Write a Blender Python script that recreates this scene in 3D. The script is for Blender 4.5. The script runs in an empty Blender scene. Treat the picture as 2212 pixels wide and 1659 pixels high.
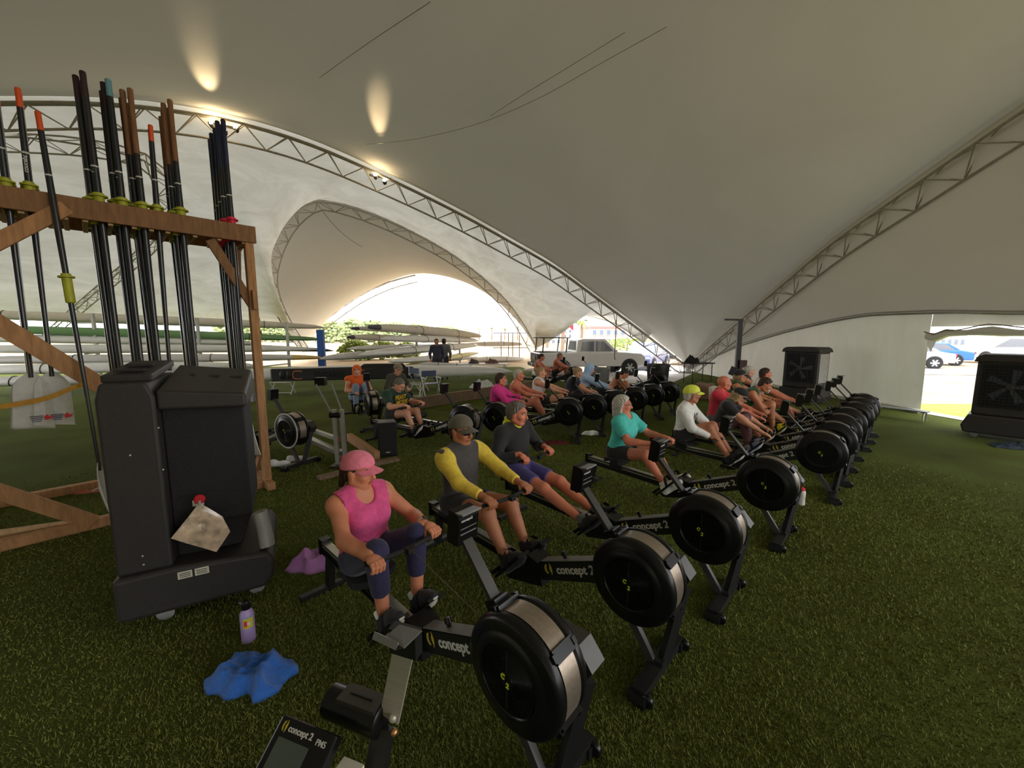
import bpy, bmesh, math, random
import numpy as np
from mathutils import Vector, Matrix
from mathutils.bvhtree import BVHTree
random.seed(7); np.random.seed(7)
SC = bpy.context.scene
COL = SC.collection
pi = math.pi

# ---------------------------------------------------------------- camera
FPX, PITCH, CAMH = 865.0, 0.1262, 1.967
cd = bpy.data.cameras.new('camera'); cam = bpy.data.objects.new('camera', cd); COL.objects.link(cam)
cd.sensor_width = 36.0; cd.lens = 36.0 * FPX / 2212.0; cd.clip_start = 0.05; cd.clip_end = 900
cam.location = (0, 0, CAMH); cam.rotation_euler = (pi / 2 - PITCH, 0, 0)
SC.camera = cam
# ---------------------------------------------------------------- overcast sky, exposure
SC.view_settings.view_transform = 'Standard'; SC.view_settings.look = 'None'
SC.view_settings.exposure = 0.28; SC.view_settings.gamma = 1.0; SC.view_settings.use_curve_mapping = False
wd = bpy.data.worlds.new('overcast_sky'); SC.world = wd; wd.use_nodes = True
nt = wd.node_tree; nt.nodes.clear()
wo = nt.nodes.new('ShaderNodeOutputWorld'); bg = nt.nodes.new('ShaderNodeBackground')
tc = nt.nodes.new('ShaderNodeTexCoord'); ns = nt.nodes.new('ShaderNodeTexNoise'); ns.inputs['Scale'].default_value = 2.0
ns.inputs['Detail'].default_value = 4
cr = nt.nodes.new('ShaderNodeValToRGB')
cr.color_ramp.elements[0].color = (0.88, 0.93, 1.0, 1); cr.color_ramp.elements[1].color = (1, 0.99, 0.97, 1)
nt.links.new(tc.outputs['Generated'], ns.inputs['Vector']); nt.links.new(ns.outputs['Fac'], cr.inputs['Fac'])
nt.links.new(cr.outputs['Color'], bg.inputs['Color']); nt.links.new(bg.outputs['Background'], wo.inputs['Surface'])
bg.inputs['Strength'].default_value = 3.3
# soft, veiled sun behind the cloud
sd = bpy.data.lights.new('sun', 'SUN'); sd.energy = 1.2; sd.angle = math.radians(40); sd.color = (1, .95, .88)
sun = bpy.data.objects.new('sun', sd); COL.objects.link(sun); sun.rotation_euler = (math.radians(38), 0, math.radians(150))
SC.cycles.max_bounces = 8; SC.cycles.diffuse_bounces = 5; SC.cycles.transparent_max_bounces = 8
SC.cycles.caustics_reflective = False; SC.cycles.caustics_refractive = False
SC.cycles.use_denoising = True

# ---------------------------------------------------------------- pixel helpers (2212 x 1659 frame) for measuring the place
_c, _s = math.cos(PITCH), math.sin(PITCH)
def ray(u, v):
    x = (u - 1106) / FPX; n = (v - 829.5) / FPX
    return Vector((x, _c - n * _s, -(_s + n * _c)))
def at(u, v, Y):
    r = ray(u, v); p = r * (Y / r.y); p.z += CAMH; return p
def gnd(u, v, z=0.0):
    r = ray(u, v); p = r * ((z - CAMH) / r.z); p.z += CAMH; return p

# ---------------------------------------------------------------- materials
MATS = {}
def mat(name, col, rough=0.6, metal=0.0, var=0.10, scale=12.0, bump=0.0, bscale=None, coat=0.0, emit=None, estr=0.0,
        spec=None, alpha=None, trans=0.0, stretch=None, sheen=0.0):
    if name in MATS: return MATS[name]
    m = bpy.data.materials.new(name); m.use_nodes = True; MATS[name] = m
    nt = m.node_tree; b = nt.nodes['Principled BSDF']
    b.inputs['Roughness'].default_value = rough; b.inputs['Metallic'].default_value = metal
    if coat: b.inputs['Coat Weight'].default_value = coat; b.inputs['Coat Roughness'].default_value = 0.12
    if spec is not None: b.inputs['Specular IOR Level'].default_value = spec
    if sheen: b.inputs['Sheen Weight'].default_value = sheen
    if trans: b.inputs['Transmission Weight'].default_value = trans
    if alpha is not None: b.inputs['Alpha'].default_value = alpha
    if emit: b.inputs['Emission Color'].default_value = (*emit, 1); b.inputs['Emission Strength'].default_value = estr
    tc = nt.nodes.new('ShaderNodeTexCoord'); src = tc.outputs['Object']
    if stretch:
        mp = nt.nodes.new('ShaderNodeMapping'); mp.inputs['Scale'].default_value = stretch
        nt.links.new(src, mp.inputs['Vector']); src = mp.outputs['Vector']
    nz = nt.nodes.new('ShaderNodeTexNoise'); nz.inputs['Scale'].default_value = scale; nz.inputs['Detail'].default_value = 5
    nt.links.new(src, nz.inputs['Vector'])
    rp = nt.nodes.new('ShaderNodeValToRGB')
    rp.color_ramp.elements[0].position = 0.3; rp.color_ramp.elements[1].position = 0.7
    lo = [max(0, c * (1 - var)) for c in col[:3]]; hi = [min(1, c * (1 + var)) for c in col[:3]]
    rp.color_ramp.elements[0].color = (*lo, 1); rp.color_ramp.elements[1].color = (*hi, 1)
    nt.links.new(nz.outputs['Fac'], rp.inputs['Fac']); nt.links.new(rp.outputs['Color'], b.inputs['Base Color'])
    if bump:
        bp = nt.nodes.new('ShaderNodeBump'); bp.inputs['Strength'].default_value = bump; bp.inputs['Distance'].default_value = 0.01
        n2 = nt.nodes.new('ShaderNodeTexNoise'); n2.inputs['Scale'].default_value = bscale or scale * 6; n2.inputs['Detail'].default_value = 3
        nt.links.new(src, n2.inputs['Vector']); nt.links.new(n2.outputs['Fac'], bp.inputs['Height'])
        nt.links.new(bp.outputs['Normal'], b.inputs['Normal'])
    return m
def srgb(r, g, b):
    f = lambda c: ((c / 255) / 12.92) if c / 255 <= 0.04045 else (((c / 255) + 0.055) / 1.055) ** 2.4
    return (f(r), f(g), f(b))
def cloth(name, rgb255, rough=0.85):
    return mat(name, tuple(min(.85, c * 1.35) for c in srgb(*rgb255)), rough, var=0.12, scale=30, bump=0.35, bscale=40, sheen=0.15)

# ---------------------------------------------------------------- mesh builder
def frame_z(d, up=Vector((0, 0, 1))):
    d = Vector(d).normalized()
    if abs(d.dot(up)) > 0.999: up = Vector((0, 1, 0))
    x = up.cross(d).normalized(); y = d.cross(x)
    return x, y, d
class MB:
    def __init__(s): s.v = []; s.f = []; s.m = []; s.cur = 0
    def add(s, vs, fs):
        o = len(s.v); s.v += [tuple(p) for p in vs]; s.f += [tuple(i + o for i in f) for f in fs]; s.m += [s.cur] * len(fs); return s
    def box(s, c, size, R=None):
        c = Vector(c); hx, hy, hz = [k / 2 for k in size]
        vs = [Vector((x, y, z)) for x in (-hx, hx) for y in (-hy, hy) for z in (-hz, hz)]
        if R is not None: vs = [R @ p for p in vs]
        return s.add([c + p for p in vs], [(0, 1, 3, 2), (4, 6, 7, 5), (0, 4, 5, 1), (2, 3, 7, 6), (0, 2, 6, 4), (1, 5, 7, 3)])
    def beam(s, p, q, w, h, up=Vector((0, 0, 1)), w2=None, h2=None):
        p = Vector(p); q = Vector(q); x, y, d = frame_z(q - p, up); w2 = w if w2 is None else w2; h2 = h if h2 is None else h2
        vs = []
        for o, a, b in ((p, w, h), (q, w2, h2)):
            vs += [o - x * a / 2 - y * b / 2, o + x * a / 2 - y * b / 2, o + x * a / 2 + y * b / 2, o - x * a / 2 + y * b / 2]
        return s.add(vs, [(3, 2, 1, 0), (4, 5, 6, 7), (0, 1, 5, 4), (1, 2, 6, 5), (2, 3, 7, 6), (3, 0, 4, 7)])
    def tube(s, pts, r, n=8, cap=True, closed=False):
        pts = [Vector(p) for p in pts]; k = len(pts); rs = r if hasattr(r, '__len__') else [r] * k
        vs = []; px = None
        for i, p in enumerate(pts):
            a = pts[(i - 1) % k] if (i or closed) else p; b = pts[(i + 1) % k] if (i < k - 1 or closed) else p
            d = (b - a)
            if d.length < 1e-9: d = Vector((0, 0, 1))
            d.normalize()
            if px is None: x, y, _ = frame_z(d)
            else:
                x = px - d * px.dot(d)
                if x.length < 1e-6: x, y, _ = frame_z(d)
                x.normalize(); y = d.cross(x)
            px = x
            vs += [p + (x * math.cos(2 * pi * j / n) + y * math.sin(2 * pi * j / n)) * rs[i] for j in range(n)]
        fs = []
        for i in range(k if closed else k - 1):
            i2 = (i + 1) % k
            fs += [(i * n + j, i * n + (j + 1) % n, i2 * n + (j + 1) % n, i2 * n + j) for j in range(n)]
        if cap and not closed: fs += [tuple(reversed(range(n))), tuple(range((k - 1) * n, k * n))]
        return s.add(vs, fs)
    def lathe(s, prof, o=(0, 0, 0), axis=(0, 0, 1), n=24, a0=0, a1=2 * pi, xref=None):
        o = Vector(o); x, y, d = frame_z(axis)
        if xref is not None: x = Vector(xref).normalized(); y = d.cross(x)
        full = abs(a1 - a0 - 2 * pi) < 1e-6; m = n if full else n + 1; vs = []
        for r, h in prof:
            for j in range(m):
                t = a0 + (a1 - a0) * j / n
                vs.append(o + d * h + (x * math.cos(t) + y * math.sin(t)) * r)
        fs = []
        for i in range(len(prof) - 1):
            for j in range(n):
                j2 = (j + 1) % m if full else j + 1
                fs.append((i * m + j, i * m + j2, (i + 1) * m + j2, (i + 1) * m + j))
        return s.add(vs, fs)
    def prism(s, poly, o, x, y, th):
        o = Vector(o); x = Vector(x); y = Vector(y); n = x.cross(y).normalized(); k = len(poly)
        vs = [o + x * a + y * b for a, b in poly] + [o + x * a + y * b + n * th for a, b in poly]
        fs = [tuple(reversed(range(k))), tuple(range(k, 2 * k))] + [(i, (i + 1) % k, k + (i + 1) % k, k + i) for i in range(k)]
        return s.add(vs, fs)
    def grid(s, rows, closed=False):
        m = len(rows[0]); vs = [p for r in rows for p in r]; fs = []
        for i in range(len(rows) - 1):
            for j in range(m if closed else m - 1):
                j2 = (j + 1) % m
                fs.append((i * m + j, i * m + j2, (i + 1) * m + j2, (i + 1) * m + j))
        return s.add(vs, fs)
    def sphere(s, c, r, n=12, k=8, sc=(1, 1, 1)):
        c = Vector(c); rows = []
        for i in range(k + 1):
            t = pi * i / k
            rows.append([c + Vector((r * sc[0] * math.sin(t) * math.cos(2 * pi * j / n), r * sc[1] * math.sin(t) * math.sin(2 * pi * j / n), r * sc[2] * math.cos(t))) for j in range(n)])
        return s.grid(rows, True)
    def mesh(s, name, mats, smooth=False):
        me = bpy.data.meshes.new(name); me.from_pydata(s.v, [], s.f)
        for m in (mats if isinstance(mats, (list, tuple)) else [mats]): me.materials.append(m)
        if len(me.materials) > 1: me.polygons.foreach_set('material_index', s.m)
        bm = bmesh.new(); bm.from_mesh(me); bmesh.ops.remove_doubles(bm, verts=bm.verts, dist=1e-6)
        bmesh.ops.recalc_face_normals(bm, faces=bm.faces); bm.to_mesh(me); bm.free()
        if smooth: smooth_mesh(me, smooth if smooth is not True else 35)
        me.update(); return me
    def obj(s, name, mats, parent=None, smooth=False):
        return link(name, s.mesh(name, mats, smooth), parent)
def smooth_mesh(me, deg):
    me.shade_smooth() if hasattr(me, 'shade_smooth') else None
    try: me.set_sharp_from_angle(angle=math.radians(deg))
    except Exception: pass
def link(name, me, parent=None, M=None):
    o = bpy.data.objects.new(name, me); COL.objects.link(o)
    if parent is not None: o.parent = parent
    if M is not None: o.matrix_local = M
    return o
def tag(o, label, cat, group=None, kind=None):
    if label: o['label'] = label
    if cat: o['category'] = cat
    if group: o['group'] = group
    if kind: o['kind'] = kind
    return o
def struct(o, label=None):
    o['kind'] = 'structure'
    if label: o['label'] = label
    return o
def thing(name, label, cat, loc=(0, 0, 0), rz=0.0, group=None):
    o = bpy.data.objects.new(name, None); COL.objects.link(o); o.empty_display_size = 0.1
    o.location = loc; o.rotation_euler = (0, 0, rz); return tag(o, label, cat, group)
def bevel(o, w=0.006, seg=2):
    md = o.modifiers.new('bevel', 'BEVEL'); md.width = w; md.segments = seg; md.limit_method = 'ANGLE'; md.angle_limit = math.radians(40); return o
UC = {}
def unit_cyl(m, n=6):
    k = (m.name, n)
    if k not in UC: UC[k] = MB().tube([(0, 0, 0), (0, 0, 1)], 1.0, n).mesh('brace', m, 60)
    return UC[k]
def strut(p, q, r, m, parent, name='brace', n=6):
    p = Vector(p); q = Vector(q); x, y, d = frame_z(q - p); L = (q - p).length
    M = Matrix(((x.x * r, y.x * r, d.x * L, p.x), (x.y * r, y.y * r, d.y * L, p.y), (x.z * r, y.z * r, d.z * L, p.z), (0, 0, 0, 1)))
    return link(name, unit_cyl(m, n), parent, M)
_TX = {}
def text_mesh(txt, size, m, off=0.0, ext=0.002, xs=1.0):
    k = (txt, size, m.name, off)
    if k in _TX: return _TX[k]
    cu = bpy.data.curves.new('lettering', 'FONT'); cu.body = txt; cu.size = size; cu.offset = off; cu.extrude = ext; cu.resolution_u = 3
    cu.align_x = 'LEFT'
    o = bpy.data.objects.new('lettering', cu); COL.objects.link(o)
    me = bpy.data.meshes.new_from_object(o.evaluated_get(bpy.context.evaluated_depsgraph_get()))
    bpy.data.objects.remove(o); bpy.data.curves.remove(cu); me.materials.clear(); me.materials.append(m)
    if xs != 1.0: me.transform(Matrix.Diagonal((xs, 1, 1, 1)))
    _TX[k] = me; return me
def put_text(name, me, parent, o, x, y):
    x = Vector(x).normalized(); y = Vector(y); y = (y - x * y.dot(x)).normalized(); z = x.cross(y); o = Vector(o)
    M = Matrix(((x.x, y.x, z.x, o.x), (x.y, y.y, z.y, o.y), (x.z, y.z, z.z, o.z), (0, 0, 0, 1)))
    return link(name, me, parent, M)
def lerp(a, b, t): return a + (b - a) * t
def interp(tab, x):
    if x <= tab[0][0]: return tab[0][1]
    for (a, va), (b, vb) in zip(tab, tab[1:]):
        if x <= b: return va + (vb - va) * (x - a) / (b - a)
    return tab[-1][1]
def smooth_path(pts, n=8):
    pts = [Vector(p) for p in pts]; out = []
    for i in range(len(pts) - 1):
        p0 = pts[max(i - 1, 0)]; p1 = pts[i]; p2 = pts[i + 1]; p3 = pts[min(i + 2, len(pts) - 1)]
        for k in range(n):
            t = k / n
            out.append(0.5 * ((2 * p1) + (p2 - p0) * t + (2 * p0 - 5 * p1 + 4 * p2 - p3) * t * t + (3 * p1 - p0 - 3 * p2 + p3) * t ** 3))
    out.append(pts[-1]); return out

# ================================================================ THE PLACE: ground, tent
def turf_mat():
    m = bpy.data.materials.new('artificial_turf'); m.use_nodes = True; nt = m.node_tree; b = nt.nodes['Principled BSDF']
    b.inputs['Roughness'].default_value = 0.95; b.inputs['Specular IOR Level'].default_value = 0.05
    tc = nt.nodes.new('ShaderNodeTexCoord')
    def noise(sc, det=4):
        n = nt.nodes.new('ShaderNodeTexNoise'); n.inputs['Scale'].default_value = sc; n.inputs['Detail'].default_value = det
        nt.links.new(tc.outputs['Object'], n.inputs['Vector']); return n
    n1 = noise(160, 6); n2 = noise(0.9, 3)
    r1 = nt.nodes.new('ShaderNodeValToRGB'); e = r1.color_ramp.elements
    e[0].position = .28; e[0].color = (0.055, 0.068, 0.014, 1); e[1].position = .75; e[1].color = (0.22, 0.255, 0.060, 1)
    nt.links.new(n1.outputs['Fac'], r1.inputs['Fac'])
    r2 = nt.nodes.new('ShaderNodeValToRGB'); e = r2.color_ramp.elements
    e[0].position = .3; e[0].color = (0.72, 0.70, 0.62, 1); e[1].position = .7; e[1].color = (1.05, 1.1, 1.0, 1)
    nt.links.new(n2.outputs['Fac'], r2.inputs['Fac'])
    mx = nt.nodes.new('ShaderNodeMix'); mx.data_type = 'RGBA'; mx.blend_type = 'MULTIPLY'; mx.inputs[0].default_value = 1
    nt.links.new(r1.outputs['Color'], mx.inputs[6]); nt.links.new(r2.outputs['Color'], mx.inputs[7])
    nt.links.new(mx.outputs[2], b.inputs['Base Color'])
    bp = nt.nodes.new('ShaderNodeBump'); bp.inputs['Strength'].default_value = 1.0; bp.inputs['Distance'].default_value = 0.02
    nt.links.new(n1.outputs['Fac'], bp.inputs['Height']); nt.links.new(bp.outputs['Normal'], b.inputs['Normal'])
    return m
M_TURF = turf_mat()
def ground_poly(name, pts, z, m, cuts=1):
    return MB().add([(x, y, z) for x, y in pts], [tuple(range(len(pts)))]).obj(name, m)
o = ground_poly('floor', [(-30, -20), (11.0, -20), (10.9, -5), (10.55, 5), (10.25, 9.0), (9.3, 20.2), (6.2, 15.6), (2.2, 15.9), (0.5, 23.5), (-30, 24)], 0, M_TURF); struct(o, 'dark green artificial turf under the tent')
M_FIELD = mat('dry_field_grass', srgb(184, 160, 126), 0.95, var=.22, scale=.35, bump=.4, bscale=30)
o = ground_poly('ground_field', [(-320, -60), (320, -60), (320, 420), (-320, 420)], -0.05, M_FIELD); struct(o, 'dry tan grass field outside the tent')
M_CONC = mat('pale_concrete', srgb(196, 190, 184), 0.9, var=.08, scale=1.5, bump=.2)
o = ground_poly('path_apron', [(2.2, 15.9), (6.2, 15.6), (9.6, 20.6), (14, 21.5), (10, 25), (1.0, 22.0)], -0.03, M_CONC); struct(o, 'pale concrete apron where the pickup is parked')
M_ASPH = mat('grey_asphalt', srgb(196, 190, 192), 0.9, var=.06, scale=2, bump=.2)
o = ground_poly('road_surface', [(11, 20.4), (70, 14.2), (70, 19.6), (11, 23.9)], -0.03, M_ASPH); struct(o, 'grey asphalt lane outside the doorway')
M_GREENG = mat('fresh_lawn', srgb(150, 175, 60), 0.95, var=.25, scale=3, bump=.4, bscale=60)
o = ground_poly('lawn_strip', [(10.4, 8.4), (30, 7.0), (30, 11.0), (10.4, 11.3)], -0.035, M_GREENG); struct(o, 'strip of fresh green grass beyond the doorway')
o = ground_poly('door_sill', [(10.12, 9.75), (10.6, 4.5), (11.0, 4.5), (10.5, 9.9)], 0.012, M_CONC); struct(o, 'pale concrete threshold along the tent wall')

# --- tent fabric: white coated membrane that lets a little daylight through
def fabric_mat(name, base, trans, dirt=0.0, dirtscale=(.5, .5, 2.5)):
    m = bpy.data.materials.new(name); m.use_nodes = True; nt = m.node_tree; nt.nodes.clear()
    out = nt.nodes.new('ShaderNodeOutputMaterial'); mix = nt.nodes.new('ShaderNodeMixShader')
    d = nt.nodes.new('ShaderNodeBsdfDiffuse'); t = nt.nodes.new('ShaderNodeBsdfTranslucent')
    tc = nt.nodes.new('ShaderNodeTexCoord'); mp = nt.nodes.new('ShaderNodeMapping'); mp.inputs['Scale'].default_value = dirtscale
    nz = nt.nodes.new('ShaderNodeTexNoise'); nz.inputs['Scale'].default_value = 1.3; nz.inputs['Detail'].default_value = 9; nz.inputs['Roughness'].default_value = .68
    nz.inputs['Distortion'].default_value = 1.1
    nt.links.new(tc.outputs['Object'], mp.inputs['Vector']); nt.links.new(mp.outputs['Vector'], nz.inputs['Vector'])
    rp = nt.nodes.new('ShaderNodeValToRGB'); e = rp.color_ramp.elements
    e[0].position = .36; e[1].position = .60
    e[0].color = (base[0] * (1 - dirt), base[1] * (1 - dirt * 1.05), base[2] * (1 - dirt * 1.2), 1); e[1].color = (*base, 1)
    nt.links.new(nz.outputs['Fac'], rp.inputs['Fac'])
    nt.links.new(rp.outputs['Color'], d.inputs['Color']); nt.links.new(rp.outputs['Color'], t.inputs['Color'])
    bp = nt.nodes.new('ShaderNodeBump'); bp.inputs['Strength'].default_value = .08; bp.inputs['Distance'].default_value = .05
    nt.links.new(nz.outputs['Fac'], bp.inputs['Height']); nt.links.new(bp.outputs['Normal'], d.inputs['Normal'])
    mix.inputs['Fac'].default_value = trans
    nt.links.new(d.outputs[0], mix.inputs[1]); nt.links.new(t.outputs[0], mix.inputs[2]); nt.links.new(mix.outputs[0], out.inputs['Surface'])
    return m
M_FAB = fabric_mat('tent_membrane', (.74, .715, .655), .022, .05, (.15, .15, .15))
M_FABD = fabric_mat('tent_membrane_streaked', (.84, .82, .75), .105, .20, (.3, .3, 1.2))
M_FABW = fabric_mat('tent_wall_vinyl', (.80, .79, .73), .065, .06, (1.5, 1.5, .4))
M_STEEL = mat('galvanised_truss', srgb(168, 162, 152), .6, .1, var=.15, scale=8)
M_ALU = mat('aluminium_tube', srgb(176, 174, 168), .4, .7, var=.08, scale=8)

PROF = [(0, .30), (1.24, .98), (3.64, 2.24), (6.19, 3.53), (8.6, 4.76), (10.6, 5.49), (12.3, 6.12), (13.9, 6.62), (15.3, 7.02), (16.5, 7.33), (17.6, 7.53), (19.0, 7.62)]
def prof_z(s):
    s = s if s <= 19 else 38 - s
    k = max(0, min(len(PROF) - 2, next((i for i in range(len(PROF) - 1) if s <= PROF[i + 1][0]), len(PROF) - 2)))
    z0 = interp(PROF, s); zl = interp(PROF, s - .7); zr = interp(PROF, s + .7) if s + .7 < 19 else interp(PROF, 38 - s - .7)
    return (z0 * 2 + zl + zr) / 4
NODE = Vector((9.07, 20.5, 0))
DA = Vector((-.8698, -.4934, 0)); DB = Vector((.0407, -.9992, 0))
def arch(D, s): p = NODE + D * s; p.z = prof_z(s); return p

def truss(name, label, pts, nrm, depth=.48, wid=.26, bay=.5, rch=.03, rbr=.014, m=None):
    """triangular lattice truss: two upper chords and one lower; pts run along the top, nrm points to the lower chord"""
    m = m or M_STEEL; t = thing(name, label, 'truss', tuple(pts[0]))
    off = -Vector(pts[0]); pts = [Vector(p) + off for p in pts]
    # resample by arc length
    L = [0]
    for a, b in zip(pts, pts[1:]): L.append(L[-1] + (b - a).length)
    n = max(2, int(L[-1] / bay)); rs = []
    for i in range(n + 1):
        d = L[-1] * i / n; k = min(len(L) - 2, max(0, next((q for q in range(len(L) - 1) if d <= L[q + 1]), len(L) - 2)))
        rs.append(pts[k].lerp(pts[k + 1], (d - L[k]) / max(1e-6, L[k + 1] - L[k])))
    u1, u2, lo = [], [], []
    for i, p in enumerate(rs):
        d = (rs[min(i + 1, n)] - rs[max(i - 1, 0)]).normalized(); nn = Vector(nrm(p - off) if callable(nrm) else nrm)
        nn = (nn - d * nn.dot(d)).normalized(); sd = d.cross(nn)
        u1.append(p + sd * wid / 2); u2.append(p - sd * wid / 2); lo.append(p + nn * depth)
    for c in (u1, u2, lo): MB().tube(c, rch, 8).obj('chord', m, t, 50)
    for i in range(n):
        a, b = (i, i + 1) if i % 2 == 0 else (i + 1, i)
        strut(u1[a], lo[b], rbr, m, t); strut(u2[a], lo[b], rbr, m, t)
        strut(u1[a], u2[b], rbr, m, t)
    return t
DOWN = Vector((0, 0, -1))
nA = (Vector((DA.y, -DA.x, 0))); nA = nA if nA.y > 0 else -nA      # away from the camera
ptsA = [arch(DA, s * .5) - nA * .16 - Vector((0, 0, .22)) for s in range(0, 62)]
truss('roof_truss', 'long arched lattice truss carrying the two lamps above the rowing machines', ptsA, lambda p: DOWN + nA * .25)
ptsB = [arch(DB, s * .5) - Vector((.14, 0, .20)) for s in range(0, 60)]
truss('roof_truss', 'arched lattice truss rising from the corner foot above the white side wall', ptsB, lambda p: DOWN + Vector((.25, 0, 0)))
# main membrane between the two arches
NS, NT = 66, 40; rows = []
for i in range(NS + 1):
    s = 0.2 + 36.3 * i / NS; a = arch(DA, s); b = arch(DB, s); ch = (b - a).length; r = []
    for j in range(NT + 1):
        t = j / NT; p = a.lerp(b, t); w = 4 * t * (1 - t)
        p.z -= .045 * ch * w * min(1, s / 8) * (1 if s < 20 else max(0.25, 1 - (s - 20) / 12))
        p.z += (.16 * math.sin(t * 13 + .6) + .05 * math.sin(t * 29)) * w * max(0, 1 - s / 32) * min(1, s / 7)          # tension folds fanning out of the foot
        r.append(p)
    rows.append(r)
CEIL = MB().grid(rows).obj('ceiling', M_FAB, None, 60); struct(CEIL, 'tensioned white tent membrane sweeping down to its corner foot')
CEIL_BVH = BVHTree.FromPolygons([tuple(v.co) for v in CEIL.data.vertices], [tuple(p.vertices) for p in CEIL.data.polygons])
# corner foot plate
t = thing('truss_foot', 'steel foot joint where both roof trusses meet the ground', 'truss foot', (9.07, 20.5, 0))
MB().box((0, 0, .02), (1.1, 1.1, .08)).obj('base_plate', M_STEEL, t)
for dx, dy in ((-.3, -.1), (.02, -.4)):
    MB().beam((0, 0, .05), (dx * 1.3, dy * 1.3, .75), .22, .10).obj('gusset', M_STEEL, t)
MB().tube([(-.4, -.2, .3), (0.1, -.45, .3)], .06).obj('hinge_pin', M_STEEL, t)

# --- second membrane behind arch A, down to the gothic inner arch and the boat racks
def pth(l, n=6): return smooth_path([at(u, v, Y) for u, v, Y in l], n)
Lc = [(1391, 741, 19.0), (1330, 700, 19.6), (1268, 681, 20.6), (1205, 671, 22), (1172, 684, 23), (1160, 706, 24), (1157, 752, 25)]
Cc = [(1160, 752, 26.0), (1128, 694, 25), (1096, 650, 23.8), (1050, 604, 22.4), (985, 553, 20.9), (910, 509, 19.4), (830, 470, 18.2), (755, 443, 17.4), (688, 430, 17.0),
      (643, 449, 17.3), (607, 490, 18.0), (583, 545, 19.2), (575, 602, 20.6), (590, 655, 22.2), (617, 705, 24), (650, 752, 26)]
Le = [(620, 700, 24.5), (430, 689, 22), (250, 685, 19), (0, 682, 16), (-350, 682, 12.5)]
low = []; keyA = []
def seg(lst, s0, s1, n):
    p = pth(lst, n); k = len(p)
    for i, q in enumerate(p): low.append(q); keyA.append(lerp(s0, s1, i / (k - 1)))
seg(Lc, 3.0, 6.0, 5); seg(Cc[:9], 6.3, 15.0, 5); seg(Cc[8:], 15.1, 19.3, 5); seg(Le, 19.8, 28, 6)
rows = []
for q, s in zip(low, keyA):
    a = arch(DA, s) + Vector((0, 0, .07)) - nA * .14; r = []
    for j in range(15):
        t = j / 14; p = a.lerp(q, t); w = 4 * t * (1 - t); p.z -= .06 * w * (a - q).length * .5
        r.append(p)
    rows.append(r)
o = MB().grid(rows).obj('wall_back', M_FABD, None, 60); struct(o, 'streaked white membrane hanging below the roof arch')
MB().tube(pth(Lc, 6), .05, 8).obj('trim_1', M_FABW, None, 50)['kind'] = 'structure'
ctr = Vector((-5, 24, 2))
truss('arch_truss', 'pointed lattice arch framing the boat racks and open sky', pth(Cc, 6), lambda p: (ctr - p), .5, .34, .62)
# third membrane beyond it, out to the free edge under the sky
Dc = [(1165, 752, 33), (1140, 712, 33), (1106, 672, 33), (1064, 634, 33), (1015, 608, 33), (955, 592, 33), (900, 591, 33), (845, 606, 33), (790, 632, 33), (745, 660, 33), (710, 688, 33), (692, 706, 33), (680, 722, 33), (672, 735, 33), (668, 748, 33), (664, 760, 33)]
ci = pth(Cc, 5); di = pth(Dc, 5); rows = []
for a, b in zip(ci, di):
    r = []
    for j in range(11):
        t = j / 10; p = a.lerp(b, t); p.z -= .05 * 4 * t * (1 - t) * (a - b).length; r.append(p)
    rows.append(r)
o = MB().grid(rows).obj('wall_far', M_FAB, None, 60); struct(o, 'pale membrane bay beyond the pointed arch')
Dt = [(668, 730, 33), (690, 702, 33), (745, 660, 33), (790, 632, 33), (845, 608, 33), (898, 594, 33)]
truss('arch_truss', 'slim lattice edge arch against the white sky', pth(Dt, 5), lambda p: (Vector((-4, 33, 0)) - p), .55, .3, .7, .035)
Ft = [(-150, 292, 9.6), (0, 291, 9.8), (150, 302, 10), (300, 334, 10.6), (362, 382, 11.2), (372, 450, 12.2), (340, 525, 13.4), (250, 605, 15.0), (165, 677, 16.6), (110, 726, 17.6)]
truss('arch_truss', 'curved lattice arch seen between the racked oars', pth(Ft, 6), lambda p: (Vector((-17, 12, 3)) - p), .36, .26, .5, .022, .011)

# --- right hand side: edge pole, membrane skirt, vinyl wall with doorway
def wpt(y): return Vector((9.2 + .0899 * (20.3 - y), y, 0))
ETAB = [(2, 2.10), (5, 2.25), (8.16, 2.36), (9.58, 2.47), (11.36, 2.49), (12.52, 2.35), (14.41, 2.01), (17.0, 1.40), (18.8, .80), (20.2, .25)]
def edge(y): p = wpt(y); p.z = (interp(ETAB, y - .4) + 2 * interp(ETAB, y) + interp(ETAB, y + .4)) / 4; return p
ys = [20.2 - i * (20.2 - 2.0) / 60 for i in range(61)]
E_ = [edge(y) for y in ys]
o = MB().tube([p + Vector((-.05, 0, 0)) for p in E_], .055, 10).obj('trim_2', M_ALU, None, 50); struct(o, 'curved pole along the top of the side wall')
rows = []
for k, (y, e) in enumerate(zip(ys, E_)):
    s = min(33, .3 + (20.2 - y) * 1.04); a = arch(DB, s) + Vector((-.14, 0, .07)); r = []
    for j in range(13):
        t = j / 12; p = a.lerp(e, t); w = 4 * t * (1 - t); p.z -= .05 * w * (a - e).length
        p.x += .05 * math.sin(k * 1.9) * w * max(0, 1 - abs(y - 15.5) / 3.5) * t
        r.append(p)
    rows.append(r)
o = MB().grid(rows).obj('ceiling', M_FAB, None, 60); struct(o, 'membrane skirt between the side truss and the wall pole')
DY1, DY0, DTOP = 9.79, 4.2, 2.12
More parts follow.
